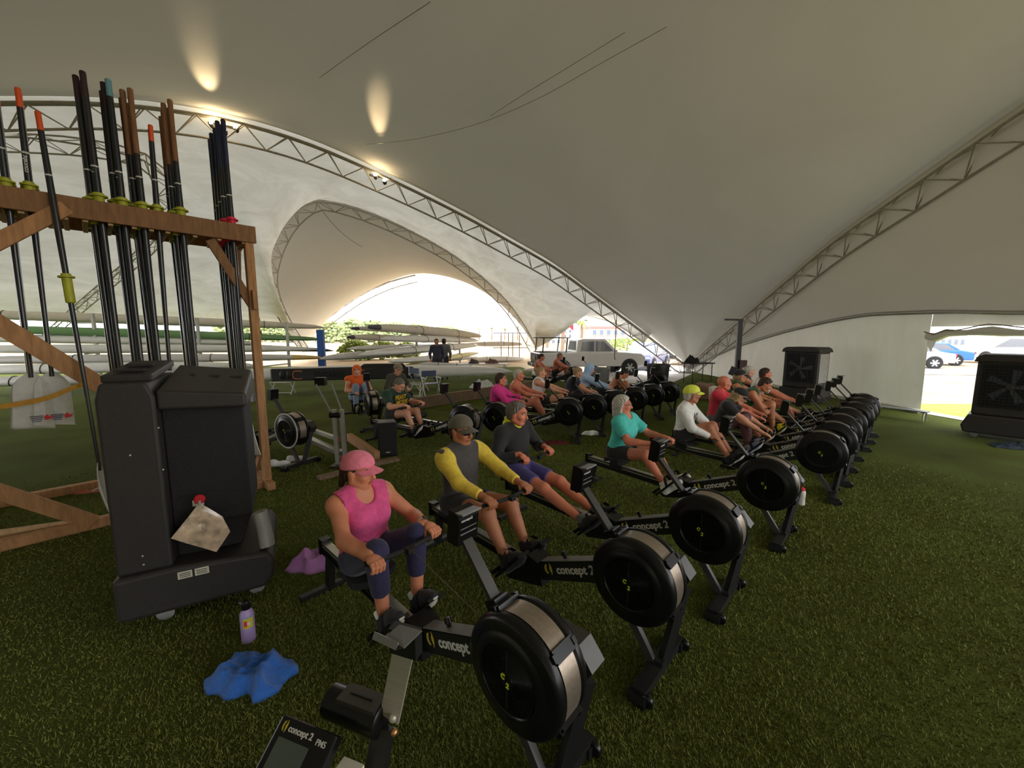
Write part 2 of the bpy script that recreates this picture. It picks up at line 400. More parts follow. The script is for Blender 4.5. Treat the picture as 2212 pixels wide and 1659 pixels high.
def wall_strip(name, ya, yb, zlo, zhi_fn, n, label):
    rows = []
    for i in range(n + 1):
        y = lerp(ya, yb, i / n); p = wpt(y); hi = zhi_fn(y); r = []
        for j in range(9):
            z = lerp(zlo, hi, j / 8); q = Vector((p.x, y, z)); q.x += .025 * math.sin(y * 5.1) * (1 - j / 8) + .012 * math.sin(y * 13 + z * 2)
            r.append(q)
        rows.append(r)
    o = MB().grid(rows).obj(name, M_FABW, None, 60); struct(o, label)
wall_strip('wall_right', 20.2, DY1, 0, lambda y: edge(y).z - .02, 60, 'white vinyl side wall of the tent')
wall_strip('wall_right', DY1 - .01, 1.2, DTOP, lambda y: edge(y).z - .02, 30, 'vinyl band above the doorway')
# rolled-up door flap with ties
t = thing('door_flap', 'rolled-up vinyl door flap tied above the doorway', 'door flap', tuple(wpt(7) + Vector((-.1, 0, 2.05))))
pp = []; rr = []
for i in range(34):
    y = 9.75 - i * .2; q = wpt(y) + Vector((-.10, 0, 2.02 - .05 * abs(math.sin(i * .55)) - (.12 if i < 2 else 0))); pp.append(q - t.location); rr.append(.085 + .02 * math.sin(i * 1.3))
MB().tube(pp, rr, 10).obj('roll', M_FABW, t, 60)
M_ROPE = mat('brown_rope', srgb(110, 86, 66), .9, bump=.5)
MB().tube([p + Vector((-.10, 0, .10 - .05 * math.sin(i * .7))) for i, p in enumerate(pp)], .012, 6).obj('tie_rope', M_ROPE, t, 60)
MB().add([pp[0] + Vector((.02, .02, .05)), pp[0] + Vector((.0, -.25, -.02)), pp[0] + Vector((0, -.12, -.38)), pp[0] + Vector((.02, .02, -.2))], [(0, 1, 2, 3)]).obj('loose_corner', M_FABW, t)
o = MB().beam(wpt(15.5) + Vector((-.12, 0, .06)), wpt(9.7) + Vector((-.12, 0, .06)), .09, .09).obj('baseboard_right', M_FABW); struct(o, 'weighted hem tube along the foot of the wall')

# --- lamps clamped to the long truss
M_BULB = mat('lit_bulb', (1, .8, .5), .3, emit=(1, .78, .45), estr=60)
M_LAMPB = mat('lamp_housing', srgb(60, 58, 55), .5, .4)
def lamp(u, v, n, label, aim, power):
    r = ray(u, v); # point on the lower chord of arch A
    nrm = Vector((DA.y, -DA.x, 0)); tt = NODE.dot(nrm) / r.dot(nrm); p = r * tt; p.z += CAMH; p -= nA * .25 * 0
    t = thing('flood_lamp', label, 'lamp', tuple(p), 0, 'flood lamps on the roof truss')
    MB().beam((-.3, -.15, 0), (.3, .12, -.02), .05, .05).obj('bracket', M_LAMPB, t)
    for k in range(n):
        q = Vector(((k - (n - 1) / 2) * .24, (k - 1) * .1, -.02 - .12 * (k % 2)))
        MB().lathe([(.03, -.09), (.055, -.06), (.075, .02), (.075, .03)], q, Vector((.1, -.6, .8)), 14).obj('shade', M_LAMPB, t, 50)
        MB().sphere(q + Vector((0, -.02, .03)), .05, 10, 8).obj('bulb', M_BULB, t, 80)
    sp = bpy.data.lights.new('flood_light', 'SPOT'); sp.energy = power; sp.color = (1, .74, .42); sp.spot_size = math.radians(10); sp.spot_blend = 1.0; sp.shadow_soft_size = .05
    so = bpy.data.objects.new('flood_light', sp); COL.objects.link(so); so.parent = t; so.location = (0, -.25, -.12)
    so.rotation_euler = (Vector(aim) - (p + Vector((0, -.25, -.12)))).to_track_quat('-Z', 'Y').to_euler()
    pl = bpy.data.lights.new('lamp_glow', 'POINT'); pl.energy = power * .003; pl.color = (1, .72, .4); pl.shadow_soft_size = .15
    po = bpy.data.objects.new('lamp_glow', pl); COL.objects.link(po); po.parent = t; po.location = (0, -.35, -.05)
def on_ceiling(u, v, k=.985):
    r = ray(u, v).normalized(); h = CEIL_BVH.ray_cast(Vector((0, 0, CAMH)), r)
    return (Vector((0, 0, CAMH)) + r * (h[3] * k)) if h[0] is not None else at(u, v, 12)
lamp(484, 272, 3, 'cluster of three lit bulbs clamped to the truss behind the tallest oars', on_ceiling(446, 165, 1), 3000)
lamp(822, 382, 2, 'pair of lit bulbs halfway along the roof truss', on_ceiling(818, 250, 1), 2000)
M_CABLE = mat('dark_cable', srgb(140, 134, 126), .7)
for lst, lab in (([(790, 312), (900, 300), (1030, 268), (1160, 214), (1300, 136), (1440, 58)], 'thin steel cable sweeping under the roof membrane'),
                 ([(690, 168), (800, 90), (930, 4)], 'short seam cable high on the roof membrane'),
                 ([(1060, 250), (1130, 205), (1220, 150), (1350, 70)], 'faint pale cable behind the sweeping one')):
    q = smooth_path([on_ceiling(u, v) for u, v in lst], 8)
    tag(MB().tube(q, .0045, 6).obj('roof_cable', M_CABLE), lab, 'cable')
tag(MB().tube(smooth_path([at(683, 438, 17), at(760, 520, 20), at(880, 588, 31)], 8), .012, 6).obj('roof_cable', M_CABLE), 'thin cable from the apex of the pointed arch to the far edge', 'cable')

# ================================================================ ROWING MACHINES
M_BLKP = mat('black_gloss_plastic', (.006, .006, .0065), .30, var=.1, coat=.05, spec=.32)
M_BLKM = mat('black_powder_coat', (.009, .009, .0095), .42, var=.15)
M_RUB = mat('black_rubber', (.009, .009, .009), .75)
M_GREYP = mat('grey_plastic', srgb(120, 120, 120), .5)
M_DGREY = mat('dark_grey_metal', srgb(78, 76, 74), .4, .6)
M_SILV = mat('brushed_silver', srgb(196, 190, 180), .38, .45, var=.06, scale=6, stretch=(1, 1, 30))
M_PERF = mat('perforated_band', srgb(160, 146, 132), .38, .75, var=.10, scale=60)
M_RAIL = mat('rail_aluminium', srgb(190, 188, 182), .33, .8, var=.06)
M_RAILB = mat('rail_black', (.02, .02, .021), .35, .3)
M_CHAIN = mat('nickel_chain', srgb(110, 100, 84), .5, .6)
M_SCREEN = mat('monitor_screen', srgb(78, 88, 80), .25, var=.05)
M_YEL = mat('yellow_print', srgb(206, 190, 60), .6, var=.04)
M_LIME = mat('lime_print', srgb(206, 220, 60), .6, var=.04)
M_WHT = mat('white_print', srgb(214, 212, 206), .6, var=.03)
M_WRING = mat('white_ring', srgb(205, 208, 210), .5)

EH, ER = .54, .257
ERG = {}
def add_part(key, name, mb, m, smooth=False, kids=()):
    ERG[key] = (name, mb.mesh(name, m, smooth), kids)
def swirl(m):
    mb = MB()
    def cres(c, sgn, a0, a1, R, w):
        n = 10; vs = []
        for i in range(n + 1):
            t = a0 + (a1 - a0) * i / n; th = w * (.35 + .65 * math.sin(pi * i / n))
            for rr in (R - th, R + th * .4): vs.append((c[0] + sgn * rr * math.cos(t), c[1] + rr * math.sin(t) * 1.25, 0))
        fs = [(2 * i, 2 * i + 1, 2 * i + 3, 2 * i + 2) for i in range(n)]
        k = len(vs); vs2 = vs + [(x, y, .002) for x, y, z in vs]
        mb.add(vs2, [tuple(reversed(f)) for f in fs] + [tuple(i + k for i in f) for f in fs])
    cres((.035, .03), -1, -1.35, 1.35, .026, .012)
    cres((.082, .03), -1, -.9, .9, .03, .009); cres((.02, .03), 1, -.75, .75, .048, .006)
    return mb.mesh('swirl_mark', m)
def build_erg_parts():
    # covers (lathe about the axle)
    prof = [(.246, .0), (.257, .012), (.257, .03), (.250, .045), (.236, .053), (.200, .058), (.193, .060), (.186, .064), (.160, .074), (.153, .073), (.150, .068)]
    r = .146
    while r > .036:
        prof += [(r, .066), (r - .003, .0715), (r - .0065, .0715), (r - .0078, .066)]; r -= .0098
    prof += [(.032, .068), (.030, .073), (.0, .074)]
    ERG['cover_n'] = MB().lathe(prof, (0, .052, EH), (0, 1, 0), 56).mesh('flywheel_cover', M_BLKP, 38)
    ERG['cover_f'] = MB().lathe(prof[:11] + [(.02, .068), (0, .068)], (0, -.052, EH), (0, -1, 0), 40).mesh('flywheel_cover', M_BLKP, 38)
    ERG['logo'] = text_mesh('C', .032, M_LIME, .0012); ERG['logo2'] = text_mesh('2', .032, M_LIME, .0012)
    ERG['spoke'] = MB().box((0, .122, EH), (.003, .004, .27)).mesh('vent_spoke', M_DGREY)
    ERG['drum'] = MB().lathe([(.243, -.055), (.243, .055)], (0, 0, EH), (0, 1, 0), 48).mesh('flywheel_drum', M_BLKM, 40)
    ERG['band'] = MB().lathe([(.247, -.05), (.250, -.05), (.250, .05), (.247, .05)], (0, 0, EH), (0, 1, 0), 40, math.radians(-118), math.radians(62), xref=(-.0, 0, 1)).mesh('perforated_band', M_PERF, 40)
    for ci, a in enumerate((62, 138, 208)):
        mb = MB()
        c = Vector((math.cos(math.radians(a)) * .258, 0, EH + math.sin(math.radians(a)) * .258)); R = Matrix.Rotation(-math.radians(a), 3, 'Y')
        mb.box(c, (.022, .128, .052), R); mb.box(c + R @ Vector((.006, .066, 0)), (.02, .02, .03), R); mb.box(c + R @ Vector((.006, -.066, 0)), (.02, .02, .03), R)
        ERG['clamp%d' % ci] = mb.mesh('cage_clamp', M_BLKP)
    mb = MB(); mb.prism([(-.262, .565), (-.205, .478), (.10, .47), (.12, .64), (-.19, .652)], (0, -.115, 0), (1, 0, 0), (0, 0, 1), .105)
    ERG['housing'] = mb.mesh('chain_housing', M_DGREY)
    ERG['screw'] = MB().lathe([(0, .004), (.008, .003), (.01, 0)], (-.236, -.17, .53), (-.85, 0, -.45), 10).mesh('screw', M_SILV, 40)
    # main frame beam with lettering
    mb = MB(); mb.add([(.10, -.04, .455), (.10, .04, .455), (.10, .04, .60), (.10, -.04, .60), (.74, -.04, .205), (.74, .04, .205), (.74, .04, .335), (.74, -.04, .335)],
                      [(0, 1, 2, 3), (4, 7, 6, 5), (0, 4, 5, 1), (1, 5, 6, 2), (3, 2, 6, 7), (0, 3, 7, 4)])
    ERG['frame'] = mb.mesh('main_frame', M_BLKM)
    mb = MB(); mb.add([(.12, -.04, .598), (.12, .04, .598), (.70, .04, .357), (.70, -.04, .357), (.12, -.04, .604), (.12, .04, .604), (.70, .04, .363), (.70, -.04, .363)],
                      [(3, 2, 1, 0), (4, 5, 6, 7), (0, 1, 5, 4), (1, 2, 6, 5), (2, 3, 7, 6), (3, 0, 4, 7)])
    ERG['frametop'] = mb.mesh('top_plate', M_GREYP)
    ERG['knob'] = MB().lathe([(.0, .05), (.018, .045), (.02, .02), (.012, .012), (.012, 0)], (.52, 0, .44), (.38, 0, .92), 10).mesh('handle_hook', M_BLKP, 40)
    ERG['text'] = text_mesh('concept 2', .080, M_WHT, .0022); ERG['swirl'] = swirl(M_YEL)
    # legs
    ERG['leg_g'] = MB().beam((.07, .03, .36), (-.135, .02, .045), .035, .045).mesh('leg', M_DGREY)
    ERG['leg_b'] = MB().beam((-.225, -.14, .50), (-.165, -.03, .05), .04, .06).mesh('leg', M_BLKM)
    mb = MB(); mb.beam((-.15, -.27, .05), (-.15, .27, .05), .075, .05); mb.beam((-.15, -.30, .03), (-.15, -.22, .03), .10, .055); mb.beam((-.15, .22, .03), (-.15, .30, .03), .10, .055); mb.box((-.14, 0, .075), (.09, .07, .03))
    ERG['foot'] = mb.mesh('front_foot', M_BLKM)
    ERG['wheel'] = MB().lathe([(.0, -.014), (.026, -.014), (.034, -.009), (.034, .009), (.026, .014), (0, .014)], (0, 0, 0), (0, 1, 0), 16).mesh('caster_wheel', M_BLKP, 50)
    # foot stretchers
    mb = MB(); x0, z0, x1, z1 = 1.02, .165, .79, .415
    mb.beam((x0, 0, z0), (x1, 0, z1), .118, .022, Vector((1, 0, 1))); mb.box((x0 + .01, 0, z0 + .04), (.03, .118, .07), Matrix.Rotation(-.8, 3, 'Y'))
    ERG['board'] = mb.mesh('footboard', M_BLKP)
    mb = MB(); q = [Vector((.90, -.062, .30)), Vector((.925, -.058, .36)), Vector((.945, -.03, .385)), Vector((.95, .0, .39)), Vector((.945, .03, .385)), Vector((.925, .058, .36)), Vector((.90, .062, .30))]
    mb.grid([[p + Vector((-.012, 0, .014)) for p in q], [p + Vector((.012, 0, -.014)) for p in q]])
    ERG['strap'] = mb.mesh('foot_strap', M_RUB, 60)
    mb = MB(); mb.prism([(.66, .20), (.98, .125), (1.03, .165), (.80, .385), (.70, .36)], (0, .075, 0), (1, 0, 0), (0, 0, 1), .15)
    ERG['cradle'] = mb.mesh('foot_cradle', M_BLKP)
    # rail
    A = Vector((.70, 0, .245)); B = Vector((2.03, 0, .325))
    mb = MB(); mb.beam(A, B, .028, .085); mb.beam(A - Vector((0, 0, .04)), B - Vector((0, 0, .04)), .058, .012)
    ERG['rail_core'] = mb.mesh('rail', M_RAILB)
    mb = MB(); mb.beam(A + Vector((0, 0, .044)), B + Vector((0, 0, .044)), .056, .010); mb.beam(A + Vector((.0, .018, .012)), B + Vector((0, .018, .012)), .006, .016); mb.beam(A + Vector((.0, -.018, .012)), B + Vector((0, -.018, .012)), .006, .016)
    ERG['rail_top'] = mb.mesh('rail_track', M_RAIL)
    mb = MB(); mb.box((2.04, 0, .325), (.03, .07, .11)); mb.box((2.02, 0, .385), (.07, .07, .02)); ERG['rail_end'] = mb.mesh('end_cap', M_BLKP)
    mb = MB(); mb.beam((1.93, 0, .30), (1.97, 0, .03), .05, .06); ERG['rear_leg'] = mb.mesh('leg', M_BLKM)
    mb = MB(); mb.beam((1.97, -.22, .022), (1.97, .22, .022), .05, .04); ERG['rear_foot'] = mb.mesh('rear_foot', M_BLKM)
    # seat
    rows = []
    for i in range(13):
        u = -1 + 2 * i / 12; rows.append([Vector((v_ * .125 * (1 - .25 * abs(u) ** 3), u * .155, .018 * u * u + .012 * math.cos(v_ * 3) - .0)) for v_ in [-1 + 2 * j / 8 for j in range(9)]])
    mb = MB(); mb.grid(rows); mb.grid([[p - Vector((0, 0, .045)) for p in r] for r in rows]); 
    for (ra, rb) in ((rows[0], [p - Vector((0, 0, .045)) for p in rows[0]]), (rows[-1], [p - Vector((0, 0, .045)) for p in rows[-1]])): mb.grid([ra, rb])
    mb.grid([[r[0] for r in rows], [r[0] - Vector((0, 0, .045)) for r in rows]]); mb.grid([[r[-1] for r in rows], [r[-1] - Vector((0, 0, .045)) for r in rows]])
    ERG['seat'] = mb.mesh('seat', M_RUB, 50)
    mb = MB(); mb.box((0, 0, -.06), (.14, .08, .05)); mb.box((0, 0, -.10), (.16, .075, .05)); ERG['carriage'] = mb.mesh('seat_carriage', M_BLKM)
    # monitor arm and monitor
    ERG['arm'] = MB().beam((.165, 0, .735), (.385, 0, .985), .058, .022, Vector((0, 1, 0)).cross(Vector((.22, 0, .25)))).mesh('monitor_arm', M_DGREY)
    mb = MB(); mb.box((.165, 0, .745), (.07, .085, .06), Matrix.Rotation(.5, 3, 'Y')); mb.tube([(.16, -.055, .74), (.16, .055, .74)], .016, 10); ERG['arm_base'] = mb.mesh('arm_clamp', M_BLKP)
    ERG['monitor'] = monitor_mesh(); 
    mb = MB(); mb.box((.042, 0, .012), (.004, .095, .085)); ERG['screen'] = mb.mesh('screen', M_SCREEN)
    mb = MB(); mb.box((-.022, 0, .083), (.075, .118, .008), Matrix.Rotation(.25, 3, 'Y')); ERG['ledge'] = mb.mesh('device_ledge', M_GREYP)
    mb = MB(); mb.box((-.041, 0, -.02), (.003, .10, .006)); mb.box((-.041, 0, .008), (.003, .10, .004)); ERG['slot'] = mb.mesh('vent_slot', M_GREYP)
    ERG['montext'] = text_mesh('concept2', .019, M_WHT, .0003, .001); ERG['pivot'] = MB().tube([(.0, -.05, -.075), (.0, .05, -.075)], .019, 12).mesh('monitor_pivot', M_BLKP, 50)
    # handle
    mb = MB(); q = smooth_path([(.035, -.25, 0), (.015, -.18, 0), (0, -.07, 0), (-.004, 0, 0), (0, .07, 0), (.015, .18, 0), (.035, .25, 0)], 4); mb.tube(q, .0145, 10); mb.box((-.02, 0, 0), (.05, .05, .03))
    ERG['handle'] = mb.mesh('handle', M_RUB, 50)
    ERG['damper'] = MB().lathe([(.0, .012), (.075, .012), (.08, 0), (.08, -.01)], (0, -.13, EH), (0, -1, 0), 24).mesh('damper_ring', M_GREYP, 40)
    ERG['wring'] = MB().lathe([(.262, 0), (.264, .006), (.246, .012), (.240, .006)], (0, .10, EH), (0, 1, 0), 48).mesh('white_ring', M_WRING, 40)
def monitor_mesh():
    mb = MB(); mb.prism([(-.04, -.075), (.025, -.085), (.04, -.08), (.04, .078), (.03, .085), (-.02, .08), (-.04, .06)], (0, .062, 0), (1, 0, 0), (0, 0, 1), .124)
    return mb.mesh('monitor', M_BLKP)
build_erg_parts()
def erg(x, y, yaw, label, seat=1.5, hand=None, group='rowing machines', det=2, tilt=0.0, arm_pose=None, old=False, mon=True):
    t = thing('rowing_machine', label, 'rowing machine', (x, y, 0), yaw, group)
    def P(k, par=t, M=None, name=None):
        me = ERG[k]; return link(name or me.name.split('.')[0], me, par, M)
    P('cover_f'); c = P('cover_n')
    if det >= 1:
        put_text('emblem', ERG['logo'], c, (.032, .127, EH + .005), (-1, 0, -.12), (-.1, 0, 1)); put_text('emblem', ERG['logo2'], c, (.002, .127, EH - .026), (-1, 0, -.12), (-.1, 0, 1))
        P('spoke', c)
    P('drum'); P('band'); [P('clamp%d' % i) for i in range(3)]; h = P('housing'); 
    if det >= 2: P('screw', h)
    f = P('frame'); P('frametop', f); P('knob', f)
    if det >= 1:
        d = Vector((.64, 0, -.265)).normalized()
        put_text('lettering', ERG['text'], f, Vector((.555, .0405, .3285)), -d, (0, 0, 1)); put_text('swirl_mark', ERG['swirl'], f, Vector((.655, .0405, .2885)), -d, (0, 0, 1))
        put_text('lettering', ERG['text'], f, Vector((.22, -.0405, .465)), d, (0, 0, 1)); put_text('swirl_mark', ERG['swirl'], f, Vector((.13, -.0405, .50)), d, (0, 0, 1))
    P('leg_g'); P('leg_b'); ft = P('foot')
    for sy in (-1, 1): P('wheel', ft, Matrix.Translation((-.20, .265 * sy, .036)))
    P('cradle')
    for sy in (-1, 1):
        b = P('board', t, Matrix.Translation((0, .125 * sy, 0))); P('strap', b)
    r = P('rail_core'); P('rail_top', r); P('rail_end', r); P('rear_leg'); P('rear_foot')
    zr = .245 + .08 * (seat - .70) / 1.33 + .05
    s = P('seat', t, Matrix.Translation((seat, 0, zr + .085)) @ Matrix.Rotation(-.06, 4, 'Y')); P('carriage', s)
    P('arm'); P('arm_base')
    M = arm_pose or (Matrix.Translation((.40, 0, 1.045)) @ Matrix.Rotation(-.12 + tilt, 4, 'Y'))
    if mon:
        m = P('monitor', t, M); P('screen', m); P('ledge', m)
        if det >= 1: P('pivot', m)
    if det >= 2 and mon: P('slot', m); put_text('lettering', ERG['montext'], m, (-.0415, .05, .045), (0, -1, 0), (0, 0, 1)); put_text('lettering', ERG['montext'], m, (.0412, -.05, .06), (0, 1, 0), (0, 0, 1))
    if old: P('wring'); P('damper')
    hp = Vector(hand) if hand else Vector((.60, 0, .47))
    P('handle', t, Matrix.Translation(hp))
    strut(Vector((.22, 0, .60)), hp + Vector((-.04, 0, 0)), .003, M_CHAIN, t, 'chain', 6)
    return t

# ================================================================ PEOPLE (one continuous blended surface per body)
V = lambda *a: np.array(a, float)
def nrm(v): v = np.asarray(v, float); return v / (np.linalg.norm(v) + 1e-12)
def rc(a, b, ra, rb): return ('rc', np.asarray(a, float), np.asarray(b, float), ra, rb)
def ell(c, axes, rad): return ('ell', np.asarray(c, float), np.asarray(axes, float), np.asarray(rad, float))
def infl(p, d):
    return ('rc', p[1], p[2], p[3] + d, p[4] + d) if p[0] == 'rc' else ('ell', p[1], p[2], p[3] + d)
class Field:
    def __init__(s, lo, hi, h):
        s.lo = np.asarray(lo, float); s.h = h; s.n = np.maximum(4, np.ceil((np.asarray(hi, float) - s.lo) / h).astype(int) + 1); s.F = np.full(s.n, .2)
        s.ax = [s.lo[i] + h * np.arange(s.n[i]) for i in range(3)]
    def sub(s, lo, hi):
        i0 = np.clip(np.floor((lo - s.lo) / s.h).astype(int), 0, s.n - 1); i1 = np.clip(np.ceil((hi - s.lo) / s.h).astype(int) + 1, 1, s.n)
        if np.any(i1 <= i0): return None
        sl = tuple(slice(a, b) for a, b in zip(i0, i1))
        return sl, s.ax[0][sl[0]][:, None, None], s.ax[1][sl[1]][None, :, None], s.ax[2][sl[2]][None, None, :]
    def ev(s, p, mar):
        if p[0] == 'rc':
            _, a, b, ra, rb = p; R = max(ra, rb) + mar; g = s.sub(np.minimum(a, b) - R, np.maximum(a, b) + R)
            if g is None: return None
            sl, X, Y, Z = g; d = b - a; L = d @ d + 1e-12
            t = np.clip(((X - a[0]) * d[0] + (Y - a[1]) * d[1] + (Z - a[2]) * d[2]) / L, 0, 1)
            D = np.sqrt((X - a[0] - d[0] * t) ** 2 + (Y - a[1] - d[1] * t) ** 2 + (Z - a[2] - d[2] * t) ** 2) - (ra + (rb - ra) * t)
            return g, D
        _, c, A, r = p; R = np.abs(A).T @ r + mar; g = s.sub(c - R, c + R)
        if g is None: return None
        sl, X, Y, Z = g; k0 = 0; k1 = 0
        for i in range(3):
            q = ((X - c[0]) * A[i][0] + (Y - c[1]) * A[i][1] + (Z - c[2]) * A[i][2]); k0 = k0 + (q / r[i]) ** 2; k1 = k1 + (q / r[i] ** 2) ** 2
        k0 = np.sqrt(k0); return g, k0 * (k0 - 1) / np.sqrt(k1 + 1e-9)
    def add(s, p, k=.02, cuts=(), d=0.0):
        r = s.ev(p, .05 + k + max(d, 0))
        if r is None: return
        (sl, X, Y, Z), D = r; D = D - d
        for q, n in cuts: D = np.maximum(D, (X - q[0]) * n[0] + (Y - q[1]) * n[1] + (Z - q[2]) * n[2])
        A = s.F[sl]
        if k > 1e-5: h = np.maximum(k - np.abs(A - D), 0) / k; s.F[sl] = np.minimum(A, D) - h * h * k * .25
        else: s.F[sl] = np.minimum(A, D)
    def subt(s, p, k=.01):
        r = s.ev(p, .05 + k)
        if r is None: return
        (sl, *_), D = r; A = s.F[sl]; D = -D; h = np.maximum(k - np.abs(A - D), 0) / k; s.F[sl] = np.maximum(A, D) + h * h * k * .25
    def cut(s, q, n):
        s.F = np.maximum(s.F, (s.ax[0][:, None, None] - q[0]) * n[0] + (s.ax[1][None, :, None] - q[1]) * n[1] + (s.ax[2][None, None, :] - q[2]) * n[2])
    def mesh(s):
        F = s.F; I = F < 0; n = s.n - 1; cnt = np.zeros(n, int)
        cor = [(i, j, k) for i in (0, 1) for j in (0, 1) for k in (0, 1)]
        vw = lambda A, c: A[c[0]:c[0] + n[0], c[1]:c[1] + n[1], c[2]:c[2] + n[2]]
        for c in cor: cnt += vw(I, c)
        act = (cnt > 0) & (cnt < 8); idx = np.argwhere(act)
        if len(idx) == 0: return np.zeros((0, 3)), np.zeros((0, 4), int)
        vid = np.full(n, -1); vid[act] = np.arange(len(idx))
        P = np.zeros((len(idx), 3)); W = np.zeros(len(idx)); val = {c: vw(F, c)[act] for c in cor}
        for a in cor:
            for ax in range(3):
                if a[ax] == 0:
                    b = list(a); b[ax] = 1; b = tuple(b); va, vb = val[a], val[b]; m = (va < 0) != (vb < 0)
                    t = np.where(m, va / np.where(m, va - vb, 1), 0)
                    q = np.tile(np.array(a, float), (len(idx), 1)); q[:, ax] += t; P[m] += q[m]; W[m] += 1
        P = (P / W[:, None] + idx) * s.h + s.lo; Q = []
        for ax in range(3):
            o1, o2 = [(1, 2), (2, 0), (0, 1)][ax]; sl0 = [slice(None)] * 3; sl1 = [slice(None)] * 3; sl0[ax] = slice(0, -1); sl1[ax] = slice(1, None)
            ch = I[tuple(sl0)] != I[tuple(sl1)]; e = np.argwhere(ch); flip = I[tuple(sl0)][ch]
            ok = (e[:, o1] > 0) & (e[:, o2] > 0) & (e[:, o1] < n[o1]) & (e[:, o2] < n[o2]); e = e[ok]; flip = flip[ok]
            g = []
            for d1, d2 in ((1, 1), (0, 1), (0, 0), (1, 0)):
                f = e.copy(); f[:, o1] -= d1; f[:, o2] -= d2; g.append(vid[f[:, 0], f[:, 1], f[:, 2]])
            q = np.stack(g, 1); q[flip] = q[flip][:, ::-1]; Q.append(q[(q >= 0).all(1)])
        q = np.concatenate(Q); return P, q[:, ::-1]
def np_mesh(name, parts, mats, sm=True):
    vs = []; fs = []; mi = []; o = 0
    for P, Q, m in parts:
        vs.append(P); fs += (Q + o).tolist() if isinstance(Q, np.ndarray) else [[i + o for i in f] for f in Q]
        mi += list(m) if hasattr(m, '__len__') else [m] * len(Q); o += len(P)
    me = bpy.data.meshes.new(name); me.from_pydata(np.concatenate(vs).tolist(), [], fs)
    for m in mats: me.materials.append(m)
    if len(mats) > 1: me.polygons.foreach_set('material_index', mi)
    if sm: me.shade_smooth()
    me.update(); return me
def bounds(prims, mar=.05):
    lo = np.full(3, 9e9); hi = -lo
    for p in prims:
        if p[0] == 'rc': R = max(p[3], p[4]); lo = np.minimum(lo, np.minimum(p[1], p[2]) - R); hi = np.maximum(hi, np.maximum(p[1], p[2]) + R)
        else: R = np.abs(p[2]).T @ p[3]; lo = np.minimum(lo, p[1] - R); hi = np.maximum(hi, p[1] + R)
    return lo - mar, hi + mar
def solve(prims, h, k=.03, subs=(), cuts=(), pc=None):
    lo, hi = bounds(prims); f = Field(lo, hi, h)
    for i, p in enumerate(prims): f.add(p, k if not isinstance(k, list) else k[i], (pc or {}).get(i, ()))
    for p in subs: f.subt(p)
    for q, n in cuts: f.cut(q, n)
    return f.mesh()
def skin_mat(key, rgb):
    return mat('skin_' + key, tuple(min(.8, c * 1.25) for c in srgb(*rgb)), .55, var=.10, scale=9, bump=.12, bscale=60)
M_EYE = mat('eye_white', srgb(225, 220, 212), .3); M_IRIS = mat('eye_iris', srgb(50, 38, 30), .25)
M_LENS = mat('dark_lens', (.015, .012, .02), .12, coat=.5)
M_SOLE = mat('pale_sole', srgb(225, 222, 214), .6); M_GOLD = mat('gold', srgb(220, 170, 70), .3, .9)
def ik(S, W, a, b, hint):
    d = W - S; L = np.linalg.norm(d); 
    if L > (a + b) * .995: sc = L / ((a + b) * .995); a *= sc; b *= sc
    t = (a * a - b * b + L * L) / (2 * L * L); m = S + d * t; hgt = math.sqrt(max(0, a * a - (t * L) ** 2)); u = d / L; hh = hint - u * (hint @ u)
    return m + nrm(hh) * hgt
def hand_prims(H, W, inn, grip=True, s=1.0, axis=V(0, 1, 0)):
    """palm, four curled fingers and a thumb closed on the bar at H; inn = +1/-1 direction of the thumb along the bar"""
    P = []; w = nrm(W - H); yv = axis; zv = nrm(np.cross(w, yv)); zv = zv if zv[2] > 0 else -zv; fw = -w
    g = lambda a, b, c: H + fw * a * s + yv * b * s + zv * c * s
    kn = .026
    P.append((rc(W, g(-.045, 0, .010), .027 * s, .027 * s), .012))
    P.append((ell(g(-.030, 0, .020), [fw, yv, zv], V(.046, .043, .017) * s), .012))
    for i, (ln, rr) in enumerate(((1, .0098), (1.06, .0102), (1.0, .0098), (.84, .0086))):
        y = inn * (.032 - i * .0213)
        a = g(-.008, y, .029); b = g(.021 * ln, y * 1.02, .023); c = g(.026 * ln, y, -.006); d = g(.006, y * .98, -.024)
        P += [(rc(a, b, rr * 1.08, rr), .005), (rc(b, c, rr, rr * .95), .002), (rc(c, d, rr * .95, rr * .85), .002)]
    P += [(rc(g(-.048, inn * .036, .0), g(-.016, inn * .046, -.018), .014 * s, .012 * s), .008), (rc(g(-.016, inn * .046, -.018), g(.014, inn * .034, -.022), .011 * s, .0095 * s), .003)]
    return P
